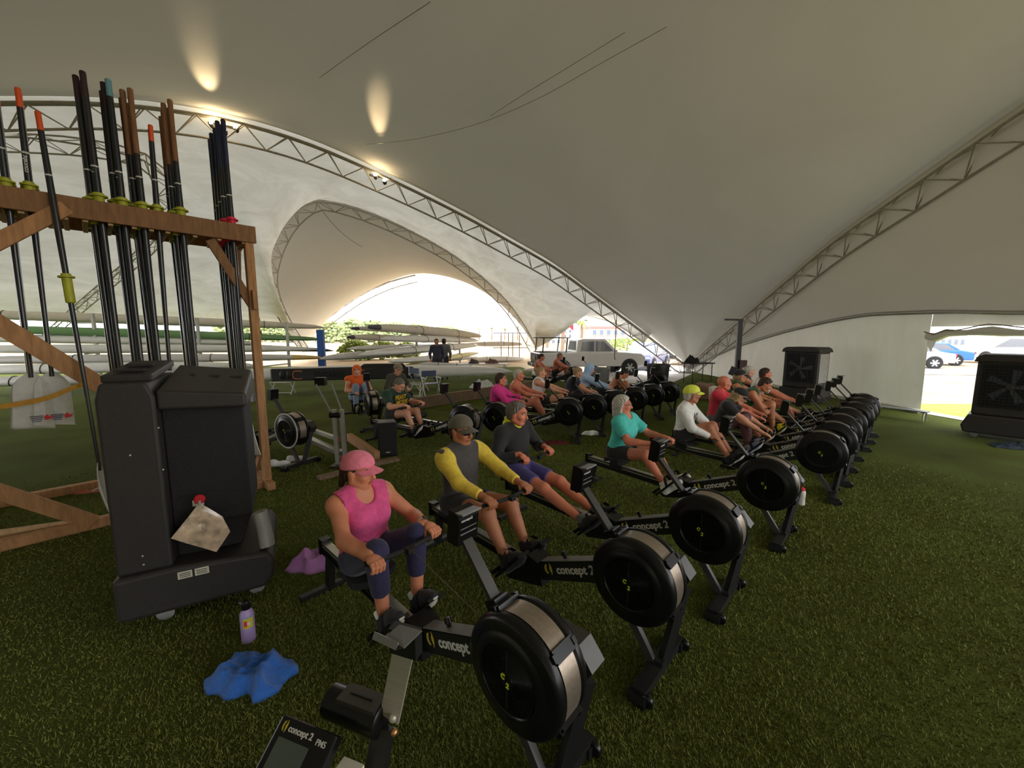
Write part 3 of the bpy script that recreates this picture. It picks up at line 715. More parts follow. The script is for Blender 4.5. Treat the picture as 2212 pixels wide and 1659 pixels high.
def person(name, label, pose, look, loc=(0, 0, 0), yaw=0.0, near=True, group=None):
    hB, hH, hA = (.0105, .0052, .0045) if near else (.017, .0085, .0085)
    sk = skin_mat(*look['skin']); s = look.get('s', 1.0); fem = look.get('f', False); fat = look.get('fat', 1.0)
    up = lambda p: V(*p)
    hip = V(pose['hip'][0], 0, pose['hip'][1]); sh = V(pose['sh'][0], pose.get('shy', 0), pose['sh'][1]); hd = V(pose['head'][0], pose.get('heady', 0), pose['head'][1])
    yv = V(0, 1, 0); sp = sh - hip; L = np.linalg.norm(sp); u = sp / L; fw = nrm(np.cross(yv, u)); fw = fw if fw[0] < 0 else -fw
    if pose.get('twist'):
        a = pose['twist']; yv2 = nrm(yv * math.cos(a) + fw * math.sin(a))
    else: yv2 = yv
    ax = [fw, yv, u]; ax2 = [nrm(np.cross(yv2, u)) * (1 if np.cross(yv2, u)[0] < 0 else -1), yv2, u]
    sw = (.165 if fem else .185) * s; hw = .085 * s
    bulge = look.get('bulge', 0)
    torso = [ell(hip + u * .02, ax, V(.115 * fat, (.168 if fem else .158) * fat, .115) * s), ell(hip + u * L * .33 + fw * bulge, ax, V((.098 + bulge) * fat, .142 * fat, .16 * L / .52) * s),
             ell(hip + u * L * .68 + fw * .004, ax2, V(.108, .150 if fem else .165, .20 * L / .52) * s * (1 + (fat - 1) * .5)), ell(hip + u * L * .86 - fw * .025, ax2, V(.078, .15, .10) * s)]
    if fem: torso += [ell(hip + u * L * .68 + fw * .085 + yv2 * .068 * q, ax2, V(.055, .062, .06) * s) for q in (-1, 1)]
    hn = nrm(hd - sh); neckb = sh + u * .03
    girdle = []; SH = {}
    for q in (-1, 1):
        S = sh + yv2 * sw * q + u * -.015; S = S + V(*pose.get('shR' if q > 0 else 'shL', (0, 0, 0))); SH[q] = S
        girdle += [rc(sh + yv2 * .05 * q + u * -.03, S, .075 * s, .060 * s), rc(neckb + hn * .03, S, .042 * s, .046 * s)]
    neck = [rc(sh - u * .02, hd - hn * .04, (.052 if fem else .060) * s, (.047 if fem else .055) * s)]
    arms = {}; hands = []; wr = {}
    for q in (-1, 1):
        H = V(*pose['hR' if q > 0 else 'hL']); el = pose.get('eR' if q > 0 else 'eL')
        back = nrm((V(*el) if el else SH[q]) - H + V(0, 0, -.05)); W = H + back * .085 * s + V(0, 0, .015)
        E = V(*el) if el else ik(SH[q], W, .285 * s, .25 * s, V(0.1, .55 * q, -.6)); wr[q] = (W, E, H)
        m = look.get('muscle', 1.0)
        arms[q] = [rc(SH[q], E, .056 * s * m, .042 * s), rc(E, W, .042 * s, .029 * s), rc(E + (W - E) * .12, E + (W - E) * .45, .045 * s, .040 * s)]
        hands.append((hand_prims(H, W, -q, s=s), H))
    legs = {}
    for q in (-1, 1):
        K = V(*pose['kR' if q > 0 else 'kL']); A = V(*pose['aR' if q > 0 else 'aL']); J = hip + V(0, hw * q, 0) + u * -.01
        d = A - K; back = nrm(np.cross(d, yv)); back = back if back[0] > 0 or abs(d[0]) > abs(d[2]) and back[2] < 0 else -back
        legs[q] = [rc(J, K, .092 * s * fat, .060 * s), rc(K, A, .056 * s, .036 * s), rc(K + d * .12 + back * .016, K + d * .48 + back * .012, .050 * s, .044 * s), ell(K, np.eye(3), V(.06, .058, .06) * s)]
    body = torso + girdle + neck + arms[1] + arms[-1] + legs[1] + legs[-1]
    ks = [.06] * len(torso) + [.05] * len(girdle) + [.035] * len(neck) + [.035, .03, .02] * 2 + [.05, .025, .02, .02] * 2
    # feet
    feet = []
    for q in (-1, 1):
        A = V(*pose['aR' if q > 0 else 'aL']); fd = nrm(V(*pose.get('fd', (-.68, 0, .73)))); nd = nrm(np.cross(fd, yv)); nd = nd if (nd[2] > 0 or nd[0] > 0) else -nd
        if nd @ (V(*pose['kR' if q > 0 else 'kL']) - A) < 0: nd = -nd
        feet.append((A, fd, nd))
        if look.get('shoes') is None:
            body += [rc(A - fd * .03 - nd * .04, A + fd * .11 - nd * .055, .033, .030), rc(A + fd * .10 - nd * .057, A + fd * .165 - nd * .063, .030, .02), rc(A, A - nd * .045 - fd * .02, .036, .034)]; ks += [.02] * 3
    parts = [(*solve(body, hB, ks), 0)]
    for hp, H in hands:
        pr = [p for p, k in hp]; parts.append((*solve(pr, hA, [k for p, k in hp]), 0))
    # ---- head
    yw = -pose.get('hyaw', 0.0); pt = pose.get('hpitch', 0.0); rl = pose.get('hroll', 0.0)
    f0 = V(-math.cos(yw), -math.sin(yw), 0); r0 = V(-math.sin(yw), math.cos(yw), 0); f = f0 * math.cos(pt) + V(0, 0, 1) * math.sin(pt); U = np.cross(f, r0); U = U if U[2] > 0 else -U
    r_ = r0 * math.cos(rl) + U * math.sin(rl); U = nrm(np.cross(f, r_)); U = U if U[2] > 0 else -U
    hs = s * look.get('hs', 1.0); C = hd; hp = lambda a, b, c: C + (f * a + r_ * b + U * c) * hs; AX = [f, r_, U]
    cran = ell(hp(-.012, 0, .030), AX, V(.098, .077, .088) * hs)
    prims = [cran, ell(hp(.022, 0, -.035), AX, V(.072, .062, .082) * hs), ell(hp(.058, 0, -.092), AX, V(.032, .034, .026) * hs), rc(hp(.088, 0, .012), hp(.112, 0, -.030), .010 * hs, .0145 * hs),
             rc(hp(.078, -.035, .030), hp(.078, .035, .030), .017 * hs, .017 * hs), rc(hp(-.01, -.055, -.06), hp(.045, -.028, -.095), .024 * hs, .022 * hs), rc(hp(-.01, .055, -.06), hp(.045, .028, -.095), .024 * hs, .022 * hs),
             ell(hp(.055, -.040, -.025), AX, V(.032, .026, .028) * hs), ell(hp(.055, .040, -.025), AX, V(.032, .026, .028) * hs), rc(hp(.094, -.009, -.033), hp(.094, .009, -.033), .010 * hs, .010 * hs),
             rc(hp(.084, -.020, -.063), hp(.084, .020, -.063), .010 * hs, .010 * hs), rc(C - hn * .02, C - hn * .13, .052 * hs, .054 * hs)]
    kk = [.03, .03, .025, .012, .022, .03, .03, .02, .02, .006, .010, .03]
    for q in (-1, 1): prims += [ell(hp(-.008, .079 * q, -.008), AX, V(.021, .010, .034) * hs), ell(hp(-.012, .084 * q, .008), AX, V(.018, .008, .020) * hs)]; kk += [.008, .006]
    P, Q = solve(prims, hH, kk, [ell(hp(.106, .033 * q, .008), AX, V(.026, .024, .015) * hs) for q in (-1, 1)])
    loc_ = (P[Q].mean(1) - C) / hs; ff, rr, uu = loc_ @ f, loc_ @ r_, loc_ @ U
    lips = (np.abs(uu + .064) < .011) & (np.abs(rr) < .027) & (ff > .08); brow = (np.abs(uu - .034 + .15 * np.abs(np.abs(rr) - .03)) < .0065) & (np.abs(rr) > .012) & (np.abs(rr) < .052) & (ff > .06)
    mi = np.zeros(len(Q), int); mi[lips] = 1; mi[brow] = 2
    parts.append((P, Q, mi))
    lipm = mat('lips_' + look['skin'][0], tuple(c * k for c, k in zip(srgb(*look['skin'][1]), (.72, .48, .45))), .5); browm = mat('brow_' + str(look.get('brow', (70, 55, 45))), srgb(*look.get('brow', (70, 55, 45))), .8)
    for q in (-1, 1):
        mb = MB(); mb.sphere(hp(.082, .033 * q, .008), .0125 * hs, 10, 8); parts.append((np.array(mb.v), mb.f, 3))
        mb = MB(); mb.sphere(hp(.0905, .0335 * q, .008), .0062 * hs, 8, 6); parts.append((np.array(mb.v), mb.f, 4))
    me = np_mesh('person', parts, [sk, lipm, browm, M_EYE, M_IRIS])
    o = link(name, me); o.location = loc; o.rotation_euler = (0, 0, yaw); tag(o, label, 'person', group)
    def child(nm, prims, m, k=.03, subs=(), cuts=(), pc=None, h=None, disp=None, par=None):
        P, Q = solve(prims, h or hB, k, subs, cuts, pc)
        if len(Q) == 0: return None
        if disp: P = disp(P)
        me = np_mesh(nm, [(P, Q, 0)], [m]); return link(nm, me, par or o)
    # ---- clothing
    top = look.get('top'); ti = .013
    if top:
        typ, tm = top[0], top[1]; ti = (.016 if near else .022) if typ == 'tank' else ti; pr = [infl(p, ti) for p in torso]; pc = {}; kl = [.06] * len(pr); subs = []
        hem = (hip - u * (.05 if typ != 'vest' else .02) , -u)
        if typ in ('tee', 'long', 'hood'):
            pr += [infl(p, ti) for p in girdle]; kl += [.05] * len(girdle); fr = 1.0 if typ != 'tee' else top[2] if len(top) > 2 else .62
            for q in (-1, 1):
                S = SH[q]; W, E, H = wr[q]; loose = .012 if typ == 'tee' else .006
                pc[len(pr)] = [(S + (E - S) * fr, nrm(E - S))] if fr < 1 else []
                pr.append(rc(S, E, .058 * s + ti + loose * .5, .044 * s + ti + loose)); kl.append(.04)
                if fr >= 1:
                    e2 = top[2] if len(top) > 2 else .93; pc[len(pr)] = [(E + (W - E) * e2, nrm(W - E))]; pr.append(rc(E, W, .046 * s + ti * .8, .034 * s + ti * .6)); kl.append(.03)
            subs = [rc(sh + u * .065 + fw * .02, hd, .062 * s, .07 * s)]
        elif typ == 'vest':
            pr += [infl(p, ti) for p in girdle]; kl += [.05] * len(girdle); subs = [rc(sh + u * .10, hd, .060 * s, .07 * s)]
            pr.append(rc(sh + u * 0, sh + u * .05 + fw * .01, .085 * s, .075 * s)); kl.append(.03)
            for q in (-1, 1): subs.append(rc(SH[q] + yv2 * .075 * q - u * .02, SH[q] + yv2 * .25 * q - u * .02, .080, .12))
        else:   # tank
            pr += [infl(p, ti) for p in girdle]; kl += [.05] * len(girdle)
            subs = [ell(sh + u * .045 + fw * .10, ax2, V(.085, .068, .085) * s), rc(sh + u * .02, hd, .072 * s, .075 * s)]
            for q in (-1, 1): subs.append(rc(SH[q] + yv2 * .022 * q - u * .005, SH[q] + yv2 * .25 * q - u * .02, .084 * s, .12))
        subs2 = list(subs)
        t_o = child('shirt' if typ not in ('vest', 'hood') else ('vest' if typ == 'vest' else 'hooded_top'), pr, tm, kl, subs2, [hem], pc)
        if look.get('hoodup'):
            child('hood', [infl(cran, .026), rc(hp(-.02, 0, -.03), sh + u * .06, .085 * s, .10 * s)], tm, .05, [ell(hp(.10, 0, -.015), AX, V(.10, .066, .085) * hs), rc(hp(.05, 0, -.05), hp(.2, 0, -.10), .055, .1)], (), None, hB * .8, None, t_o)
        elif look.get('collar'):
            child('collar', [rc(sh + u * .04, sh + u * .115 - fw * .01, .098 * s, .080 * s), rc(sh + u * .05 - fw * .06, sh + u * .06 - fw * .085, .055, .05)], look['collar'], .02, [rc(sh + u * .06 + fw * .015, hd, .064 * s, .072 * s)], [(sh + u * .125, nrm(u + fw * .25))], None, hB * .8, None, t_o)
    if look.get('sleeves'):
        m, e2 = look['sleeves']
        for q in (-1, 1):
            S = SH[q]; W, E, H = wr[q]
            child('sleeve', [rc(S - yv2 * q * .04 + u * .008, S + (E - S) * .2, .079 * s, .073 * s), rc(S, E, .073 * s, .056 * s), rc(E, W, .054 * s, .040 * s)], m, .03, (), (), {2: [(E + (W - E) * e2, nrm(W - E))]})
    if look.get('pants'):
        typ, m = look['pants'][0], look['pants'][1]; fr = look['pants'][2] if len(look['pants']) > 2 else .6; pi_ = .013
        pr = [infl(torso[0], pi_), infl(torso[1], .008)]; kl = [.05, .05]; pc = {1: [(hip + u * .12, u)], 0: [(hip + u * .13, u)]}
        for q in (-1, 1):
            J, K = legs[q][0][1], legs[q][0][2]; A = legs[q][1][2]
            if typ == 'shorts': pc[len(pr)] = [(J + (K - J) * fr, nrm(K - J))]; pr.append(rc(J, K, .098 * s * fat, .080 * s)); kl.append(.04)
            else:
                lo_ = .012 if typ == 'jeans' else .006
                pr.append(rc(J, K, (.094 + lo_) * s * fat, (.061 + lo_) * s)); kl.append(.04)
                pc[len(pr)] = [(K + (A - K) * fr, nrm(A - K))]; pr.append(rc(K, A, (.058 + lo_) * s, (.044 + lo_) * s)); kl.append(.03)
                pc[len(pr)] = [(K + (A - K) * fr, nrm(A - K))]; pr.append(infl(legs[q][2], lo_)); kl.append(.02)
                pr.append(infl(legs[q][3], lo_ * .8)); kl.append(.02)
        child('trousers' if typ != 'shorts' else 'shorts', pr, m, kl, (), (), pc)
    for (A, fd, nd) in feet:
        if look.get('socks'):
            K = None
            child('sock', [rc(A - nd * .03, A + nd * look['socks'][1], .044 * s, .047 * s)], look['socks'][0], .02, (), [(A + nd * look['socks'][1], nd)])
        if look.get('shoes') is not None:
            sp_ = [rc(A - fd * .042 - nd * .048, A + fd * .12 - nd * .055, .041, .043), rc(A + fd * .11 - nd * .056, A + fd * .175 - nd * .060, .042, .028), rc(A + nd * .0 - fd * .02, A - nd * .04 - fd * .01, .044, .046), rc(A + fd * .02 - nd * .0, A + fd * .10 - nd * .03, .036, .034)]
            sole = A - nd * .092
            sh_o = child('shoe', sp_, look['shoes'], .03, (), [(sole, -nd), (A + nd * .02, nd)], None, min(hB, .010))
            child('sole', [infl(p, .004) for p in sp_[:2]], look.get('sole', M_SOLE), .03, (), [(sole - nd * .012, -nd), (sole + nd * .018, nd)], None, min(hB, .010), None, sh_o)
    # ---- hair, hats, glasses
    hair = look.get('hair')
    if hair:
        st, hm = hair[0], hair[1]; g = hair[2] if len(hair) > 2 else .010
        def disp(P):
            q = (P - C) @ np.array([f, r_, U]).T * 1000
            n = 1.3 * np.sin(q[:, 0] * .16 + q[:, 2] * .09) * np.sin(q[:, 1] * .19 + q[:, 2] * .12) + np.sin(q[:, 0] * .34 + q[:, 1] * .41 + q[:, 2] * .17) + .5 * np.sin(q[:, 0] * .7 - q[:, 1] * .6 + q[:, 2] * .3)
            return P + (P - C) / np.linalg.norm(P - C, axis=1)[:, None] * (n * .0030)[:, None]
        pr = [infl(cran, g)]; pc = {0: [(hp(.052, 0, .062), nrm(f * .76 - U * .65))]}; kl = [.02]
        if st == 'short': pr.append(ell(hp(-.062, 0, -.035), AX, V(.045, .066, .06) * hs)); kl.append(.03)
        if st in ('bob', 'long'):
            pr += [rc(hp(-.055, 0, -.01), hp(-.068, 0, -.12 if st == 'bob' else -.2), .074 * hs, .058 * hs), rc(hp(-.02, .062, 0), hp(-.03, .064, -.09), .026 * hs, .030 * hs), rc(hp(-.03, -.062, 0), hp(-.045, -.064, -.09), .026 * hs, .030 * hs)]; kl += [.03] * 3
        if st == 'bun': pr += [ell(hp(-.062, 0, -.03), AX, V(.045, .064, .05) * hs), ell(hp(-.115, 0, .05), AX, V(.042, .046, .042) * hs)]; kl += [.03, .01]
        if st == 'pony': pr += [ell(hp(-.06, 0, -.03), AX, V(.045, .064, .05) * hs), rc(hp(-.10, 0, .0), hp(-.125, 0, -.12), .035 * hs, .018 * hs)]; kl += [.03, .02]
        child('hair', pr, hm, kl, (), (), pc, min(hB, hH * 1.2), disp)
    if look.get('cap'):
        cm = look['cap'][0]; back = look['cap'][1] if len(look['cap']) > 1 else False; sg = -1 if back else 1
        n = nrm(-U + f * .20 * sg)
        cp = child('cap', [infl(cran, .017), ell(hp(.0, 0, .065), AX, V(.095, .076, .066) * hs)], cm, .03, (), [(hp(0, 0, .033), n)], None, hH * 1.2)
        rows = []; mb = MB()
        for zoff in (0, -.004):
            rows = []
            for i in range(15):
                a = math.radians(-68 + 136 * i / 14); bx, by = .098 * math.cos(a) * sg - .008, .083 * math.sin(a); ext = .082 * max(0.02, math.cos(a)) ** .55
                r2 = []
                for j in range(6):
                    t = j / 5; dr = -.05 * (math.sin(a) ** 2) * (1 - t * .4) - .030 * t; r2.append(hp(bx + sg * ext * t, by * (1 + .10 * t * math.cos(a)), .052 + dr * .8 + zoff))
                rows.append(r2)
            mb.grid(rows)
        mb.obj('brim', cm, cp, 60)
    if look.get('glasses'):
        dark = look['glasses'] == 'sun'; mb = MB()
        gl = link('glasses', None, o) if False else None
        fr = MB()
        for q in (-1, 1):
            fr.tube([hp(.098, .016 * q, .010), hp(.09, .058 * q, .014), hp(.0, .080 * q, .012)], .0028 * hs, 6)
            rows = [[hp(.112 - .9 * ((abs(y_) - .012) ** 2) * 8 - (.004 if False else 0), y_ * q, .028 - .036 * t - .004) for t in (0, .33, .66, 1)] for y_ in [.010 + .052 * i / 6 for i in range(7)]]
            mb.grid(rows)
        fr.tube([hp(.112, -.012, .012), hp(.112, .012, .012)], .003 * hs, 6)
        g_o = fr.obj('glasses', M_BLKP, o, 60); mb.obj('lens', M_LENS if dark else mat('clear_lens', (.6, .6, .6), .1, alpha=.25), g_o, 60)
    if look.get('watch'):
        q = look['watch']; W, E, H = wr[q]; d = nrm(E - W); c = W + d * .035; x = nrm(np.cross(d, V(0, 0, 1))); z = np.cross(x, d); z = z if z[2] > 0 else -z
        w = MB().lathe([(.033, -.011), (.035, 0), (.033, .011)], tuple(c), tuple(d), 20).obj('watch', mat('white_strap', srgb(220, 215, 205), .5), o, 50)
        MB().box(tuple(c + nrm(z + x * q * -.5) * .036), (.034, .030, .010), Matrix((tuple(d), tuple(nrm(np.cross(nrm(z + x * q * -.5), d))), tuple(nrm(z + x * q * -.5)))).transposed()).obj('watch_face', M_BLKP, w)
    if look.get('pendant'):
        q = [sh + u * .03 + V(0, .06 * c_, 0) + fw * (.06 + .05 * (1 - abs(c_))) - u * (.10 * (1 - abs(c_))) for c_ in (-1, -.6, -.3, 0, .3, .6, 1)]
        nk = MB().tube([tuple(a) for a in q], .002, 6).obj('necklace', M_GOLD, o, 60); MB().lathe([(0, .004), (.012, .002), (.013, 0), (0, -.003)], tuple(q[3] + fw * .006 - u * .012), tuple(fw), 14).obj('pendant', M_GOLD, nk, 50)
    return o

# ================================================================ WHO SITS WHERE
C_PINKT = cloth('pink_tank', (196, 72, 124)); C_PINKC = cloth('pink_cap', (232, 112, 132)); C_NAVY = cloth('navy_leggings', (36, 34, 66)); C_BLK = cloth('black_cloth', (30, 29, 30)); C_YEL = cloth('yellow_knit', (205, 178, 62))
C_VEST = cloth('charcoal_vest', (60, 57, 58)); C_CAPG = cloth('grey_green_cap', (88, 82, 70)); C_LIME = cloth('lime_fleece', (205, 215, 30)); C_PURP = cloth('purple_shorts', (62, 55, 110)); C_TEAL = cloth('teal_tee', (66, 176, 168))
C_WHITE = cloth('white_cotton', (214, 208, 206)); C_NEON = cloth('neon_cap', (200, 216, 70)); C_RED = cloth('red_tee', (190, 44, 62)); C_GRNT = cloth('green_tank', (34, 74, 44)); C_MAG = cloth('magenta_top', (214, 48, 132))
C_ORG = cloth('orange_hood', (240, 90, 30)); C_JEAN = cloth('blue_denim', (128, 142, 165)); C_GRNS = cloth('dark_green_tee', (32, 58, 46)); C_NAVYT = cloth('navy_tee', (42, 44, 62)); C_BLUH = cloth('pale_blue_hoodie', (150, 176, 208)); C_OLIV = cloth('olive_jacket', (62, 62, 52))
C_GREY = cloth('grey_sock', (92, 90, 90)); C_MAR = cloth('maroon_leggings', (92, 58, 66)); C_SHOEB = cloth('black_shoe', (34, 34, 38)); C_SHOEW = cloth('white_shoe', (220, 214, 208)); C_SHOEY = cloth('yellow_shoe', (205, 215, 30)); C_SHOEL = cloth('pale_blue_shoe', (140, 155, 195)); C_BROWN = cloth('beige_cap', (126, 112, 92)); C_GRYSH = cloth('grey_shorts', (96, 88, 96))
H_BROWN = mat('brown_hair', srgb(66, 44, 32), .6, var=.35, scale=80, bump=.7, bscale=120, stretch=(1, 1, .22)); H_GREY = mat('grey_hair', srgb(122, 112, 104), .6, var=.5, scale=80, bump=.7, bscale=120, stretch=(1, 1, .22)); H_WHITE = mat('white_hair', srgb(206, 200, 190), .6, var=.2, scale=80, bump=.7, bscale=120, stretch=(1, 1, .22))
H_BLOND = mat('blond_hair', srgb(176, 148, 108), .6, var=.3, scale=80, bump=.7, bscale=120, stretch=(1, 1, .22)); H_BLACK = mat('black_hair', srgb(36, 30, 28), .5, var=.3, scale=80, bump=.7, bscale=120, stretch=(1, 1, .22))
S_TAN = ('tan', (186, 124, 92)); S_FAIR = ('fair', (206, 150, 122)); S_RED = ('ruddy', (196, 118, 92)); S_BRN = ('brown', (166, 108, 78))
def rower(hx, hz, sx, sz, hdx, hdz, wx, wz, kx, kz, ax=.97, az=.30, hy=.20, ky=.13, ay=.115, **k):
    d = dict(hip=(hx, hz), sh=(sx, sz), head=(hdx, hdz), hR=(wx, hy, wz), hL=(wx, -hy, wz), kR=(kx, ky, kz), kL=(kx, -ky, kz), aR=(ax, ay, az), aL=(ax, -ay, az)); d.update(k); return d
G1 = 'rowing machines in the front row'; G2 = 'rowing machines in the second row'
FR = [(.06, 1.58, 2.415), (.746, 2.217, 2.394), (1.456, 2.836, 2.396), (2.473, 3.721, 2.377), (3.76, 4.73, 2.50), (4.33, 5.27, 2.52), (4.84, 5.79, 2.54), (5.36, 6.30, 2.56), (5.92, 6.80, 2.58), (6.40, 7.27, 2.60), (6.88, 7.74, 2.62)]
people = []
def seat_at(i, pose, look, elabel, plabel, name='person', near=True, det=2):
    x, y, a = FR[i]; hx = pose['hR'][0] * .5 + pose['hL'][0] * .5; hz = pose['hR'][2] * .5 + pose['hL'][2] * .5
    erg(x, y, a, elabel, pose['hip'][0] + .01, (hx - .0, 0, hz), G1, det); person(name, plabel, pose, look, (x, y, 0), a, near)
seat_at(0, rower(1.36, .525, 1.41, .91, 1.42, 1.075, .87, .735, .95, .76, hy=.205, ky=.16, az=.33, ax=.975, hyaw=-.55, hpitch=-.1, kL=(1.0, -.14, .73), hR=(.85, .215, .735), hL=(.91, -.205, .745)),
        dict(skin=('pinkcap', (190, 122, 92)), f=True, s=.97, hair=('pony', H_BROWN), cap=(C_PINKC,), top=('tank', C_PINKT), pants=('leggings', C_NAVY, .62), shoes=C_SHOEB, socks=(C_WHITE, .05), watch=-1, pendant=True, brow=(60, 42, 32)),
        'black rowing machine ridden by the woman in the pink cap', 'woman in pink cap, pink tank top and navy leggings rowing')
seat_at(1, rower(1.64, .53, 1.61, .965, 1.60, 1.15, 1.04, .725, 1.15, .60, hyaw=-.1, hpitch=-.06),
        dict(skin=S_BRN, hair=('short', H_BROWN, .006), cap=(C_CAPG,), glasses='sun', top=('vest', C_VEST), sleeves=(C_YEL, .86), pants=('shorts', C_BLK, .5), shoes=C_SHOEB, sole=C_SHOEB, socks=(C_BLK, .06), s=1.0, fat=1.04, brow=(60, 50, 45)),
        'black rowing machine under the man in the charcoal vest', 'man in charcoal vest over yellow sleeves with cap and sunglasses')
seat_at(2, rower(1.90, .54, 1.96, .955, 1.905, 1.13, 1.625, .725, 1.44, .47, hyaw=-.35, hpitch=-.12, ax=1.0, az=.28),
        dict(skin=S_RED, hair=('short', H_GREY, .017), top=('long', C_BLK, .86), collar=C_LIME, pants=('shorts', C_PURP, .72), shoes=C_SHOEB, sole=C_SHOEB, socks=(C_GREY, .07), fat=1.03, brow=(110, 95, 85)),
        'black rowing machine under the grey-haired rower in the black pullover', 'grey-haired rower in black pullover with lime collar and purple shorts')
seat_at(3, rower(1.60, .52, 1.52, .925, 1.56, 1.10, 1.03, .705, 1.19, .585, hyaw=-.5, az=.28, ax=.95),
        dict(skin=S_RED, f=True, s=.96, hair=('bob', H_WHITE, .015), glasses='clear', top=('tee', C_TEAL, .72), pants=('shorts', C_BLK, .55), shoes=C_SHOEW, socks=(C_WHITE, .05), fat=1.08, bulge=.015, brow=(170, 160, 150)),
        'black rowing machine under the white-haired rower in teal', 'white-haired rower in teal T-shirt and black shorts')
seat_at(4, rower(1.59, .52, 1.56, .91, 1.50, 1.105, 1.12, .52, 1.23, .67, hy=.115, ky=.10, ay=.10, hyaw=-.6, hpitch=-.05, eR=(1.43, .23, .67), eL=(1.36, -.2, .69)),
        dict(skin=S_BRN, hair=('short', H_WHITE, .006), cap=(C_NEON,), glasses='clear', top=('long', C_WHITE, .9), pants=('shorts', C_BLK, .5), shoes=C_SHOEB, socks=(C_BLK, .03), brow=(120, 110, 100)),
        'black rowing machine under the rower in the neon yellow cap', 'rower in neon yellow cap and white long-sleeved shirt resting on knees')
L5 = [(dict(skin=S_FAIR, f=True, s=.96, hair=('bob', H_BLOND), cap=(C_BLK,), top=('tee', C_BLK, .55), pants=('leggings', C_MAR, .9), shoes=C_SHOEL), rower(1.40, .52, 1.26, .90, 1.13, 1.03, .72, .50, 1.04, .72, hpitch=-.5, hyaw=-.2), 'rowing machine under the blond rower bending forward', 'blond rower in black cap and black tee bending forward'),
      (dict(skin=S_RED, top=('tee', C_RED, .6), pants=('shorts', C_GRYSH, .6), shoes=C_SHOEB, brow=(150, 110, 95), fat=1.05), rower(1.66, .52, 1.62, .96, 1.55, 1.14, .95, .60, 1.18, .62, hyaw=-.4), 'rowing machine under the bald rower in red', 'bald rower in red T-shirt with arms stretched forward'),
      (dict(skin=S_TAN, hair=('short', H_BROWN, .008), top=('tank', C_GRNT), pants=('shorts', C_WHITE, .5), shoes=C_SHOEY, muscle=1.15), rower(1.50, .53, 1.30, .93, 1.13, 1.08, 1.02, .70, 1.02, .73, hpitch=-.5, hy=.08, eR=(1.10, .2, .62), eL=(1.10, -.2, .62)), 'rowing machine under the crouching rower in the green tank', 'man in dark green tank top crouched over his knees'),
      (dict(skin=S_TAN, f=True, s=.97, hair=('pony', H_BLOND), cap=(C_BLK,), top=('tank', C_GRNT), pants=('shorts', C_BLK, .5), shoes=C_SHOEB), rower(1.80, .52, 1.80, .97, 1.76, 1.14, 1.2, .70, 1.3, .55, hyaw=-.5), 'rowing machine under the woman in the black cap and green top', 'woman in black cap and sleeveless green top sitting upright'),
      (dict(skin=S_RED, hair=('short', H_BROWN, .008), top=('tee', C_WHITE, .7), pants=('shorts', C_BLK, .5), shoes=C_SHOEB), rower(1.66, .52, 1.60, .96, 1.50, 1.15, .98, .62, 1.15, .62, hyaw=-.3), 'rowing machine under the brown-haired man in white', 'brown-haired man in white T-shirt reaching forward'),
      (dict(skin=S_FAIR, f=True, s=.97, hair=('bun', H_WHITE, .016), top=('tank', C_NAVYT), pants=('shorts', C_BLK, .5), shoes=C_SHOEB), rower(1.98, .52, 2.0, .96, 1.96, 1.13, 1.4, .70, 1.42, .48, hyaw=-.2), 'rowing machine at the wall end of the front row', 'white-haired rower with a hair bun beside the square-grille cooler')]
P5 = bpy.data.objects['person.004']
_e = MB().lathe([(.0, 0), (.05, 0), (.052, .004), (.0, .006)], (1.425, .0, .80), (-1, 0, -.05), 20).obj('shirt_emblem', mat('dark_shirt_print', srgb(70, 74, 80), .8, var=.5, scale=60), P5, 50)
MB().lathe([(.0, .002), (.022, .002), (.022, 0)], (1.4195, 0, .80), (-1, 0, -.05), 12).obj('emblem_centre', M_WHT, _e)
for k, (lk, ps, el, plb) in enumerate(L5): seat_at(5 + k, ps, lk, el, plb, near=False, det=1)
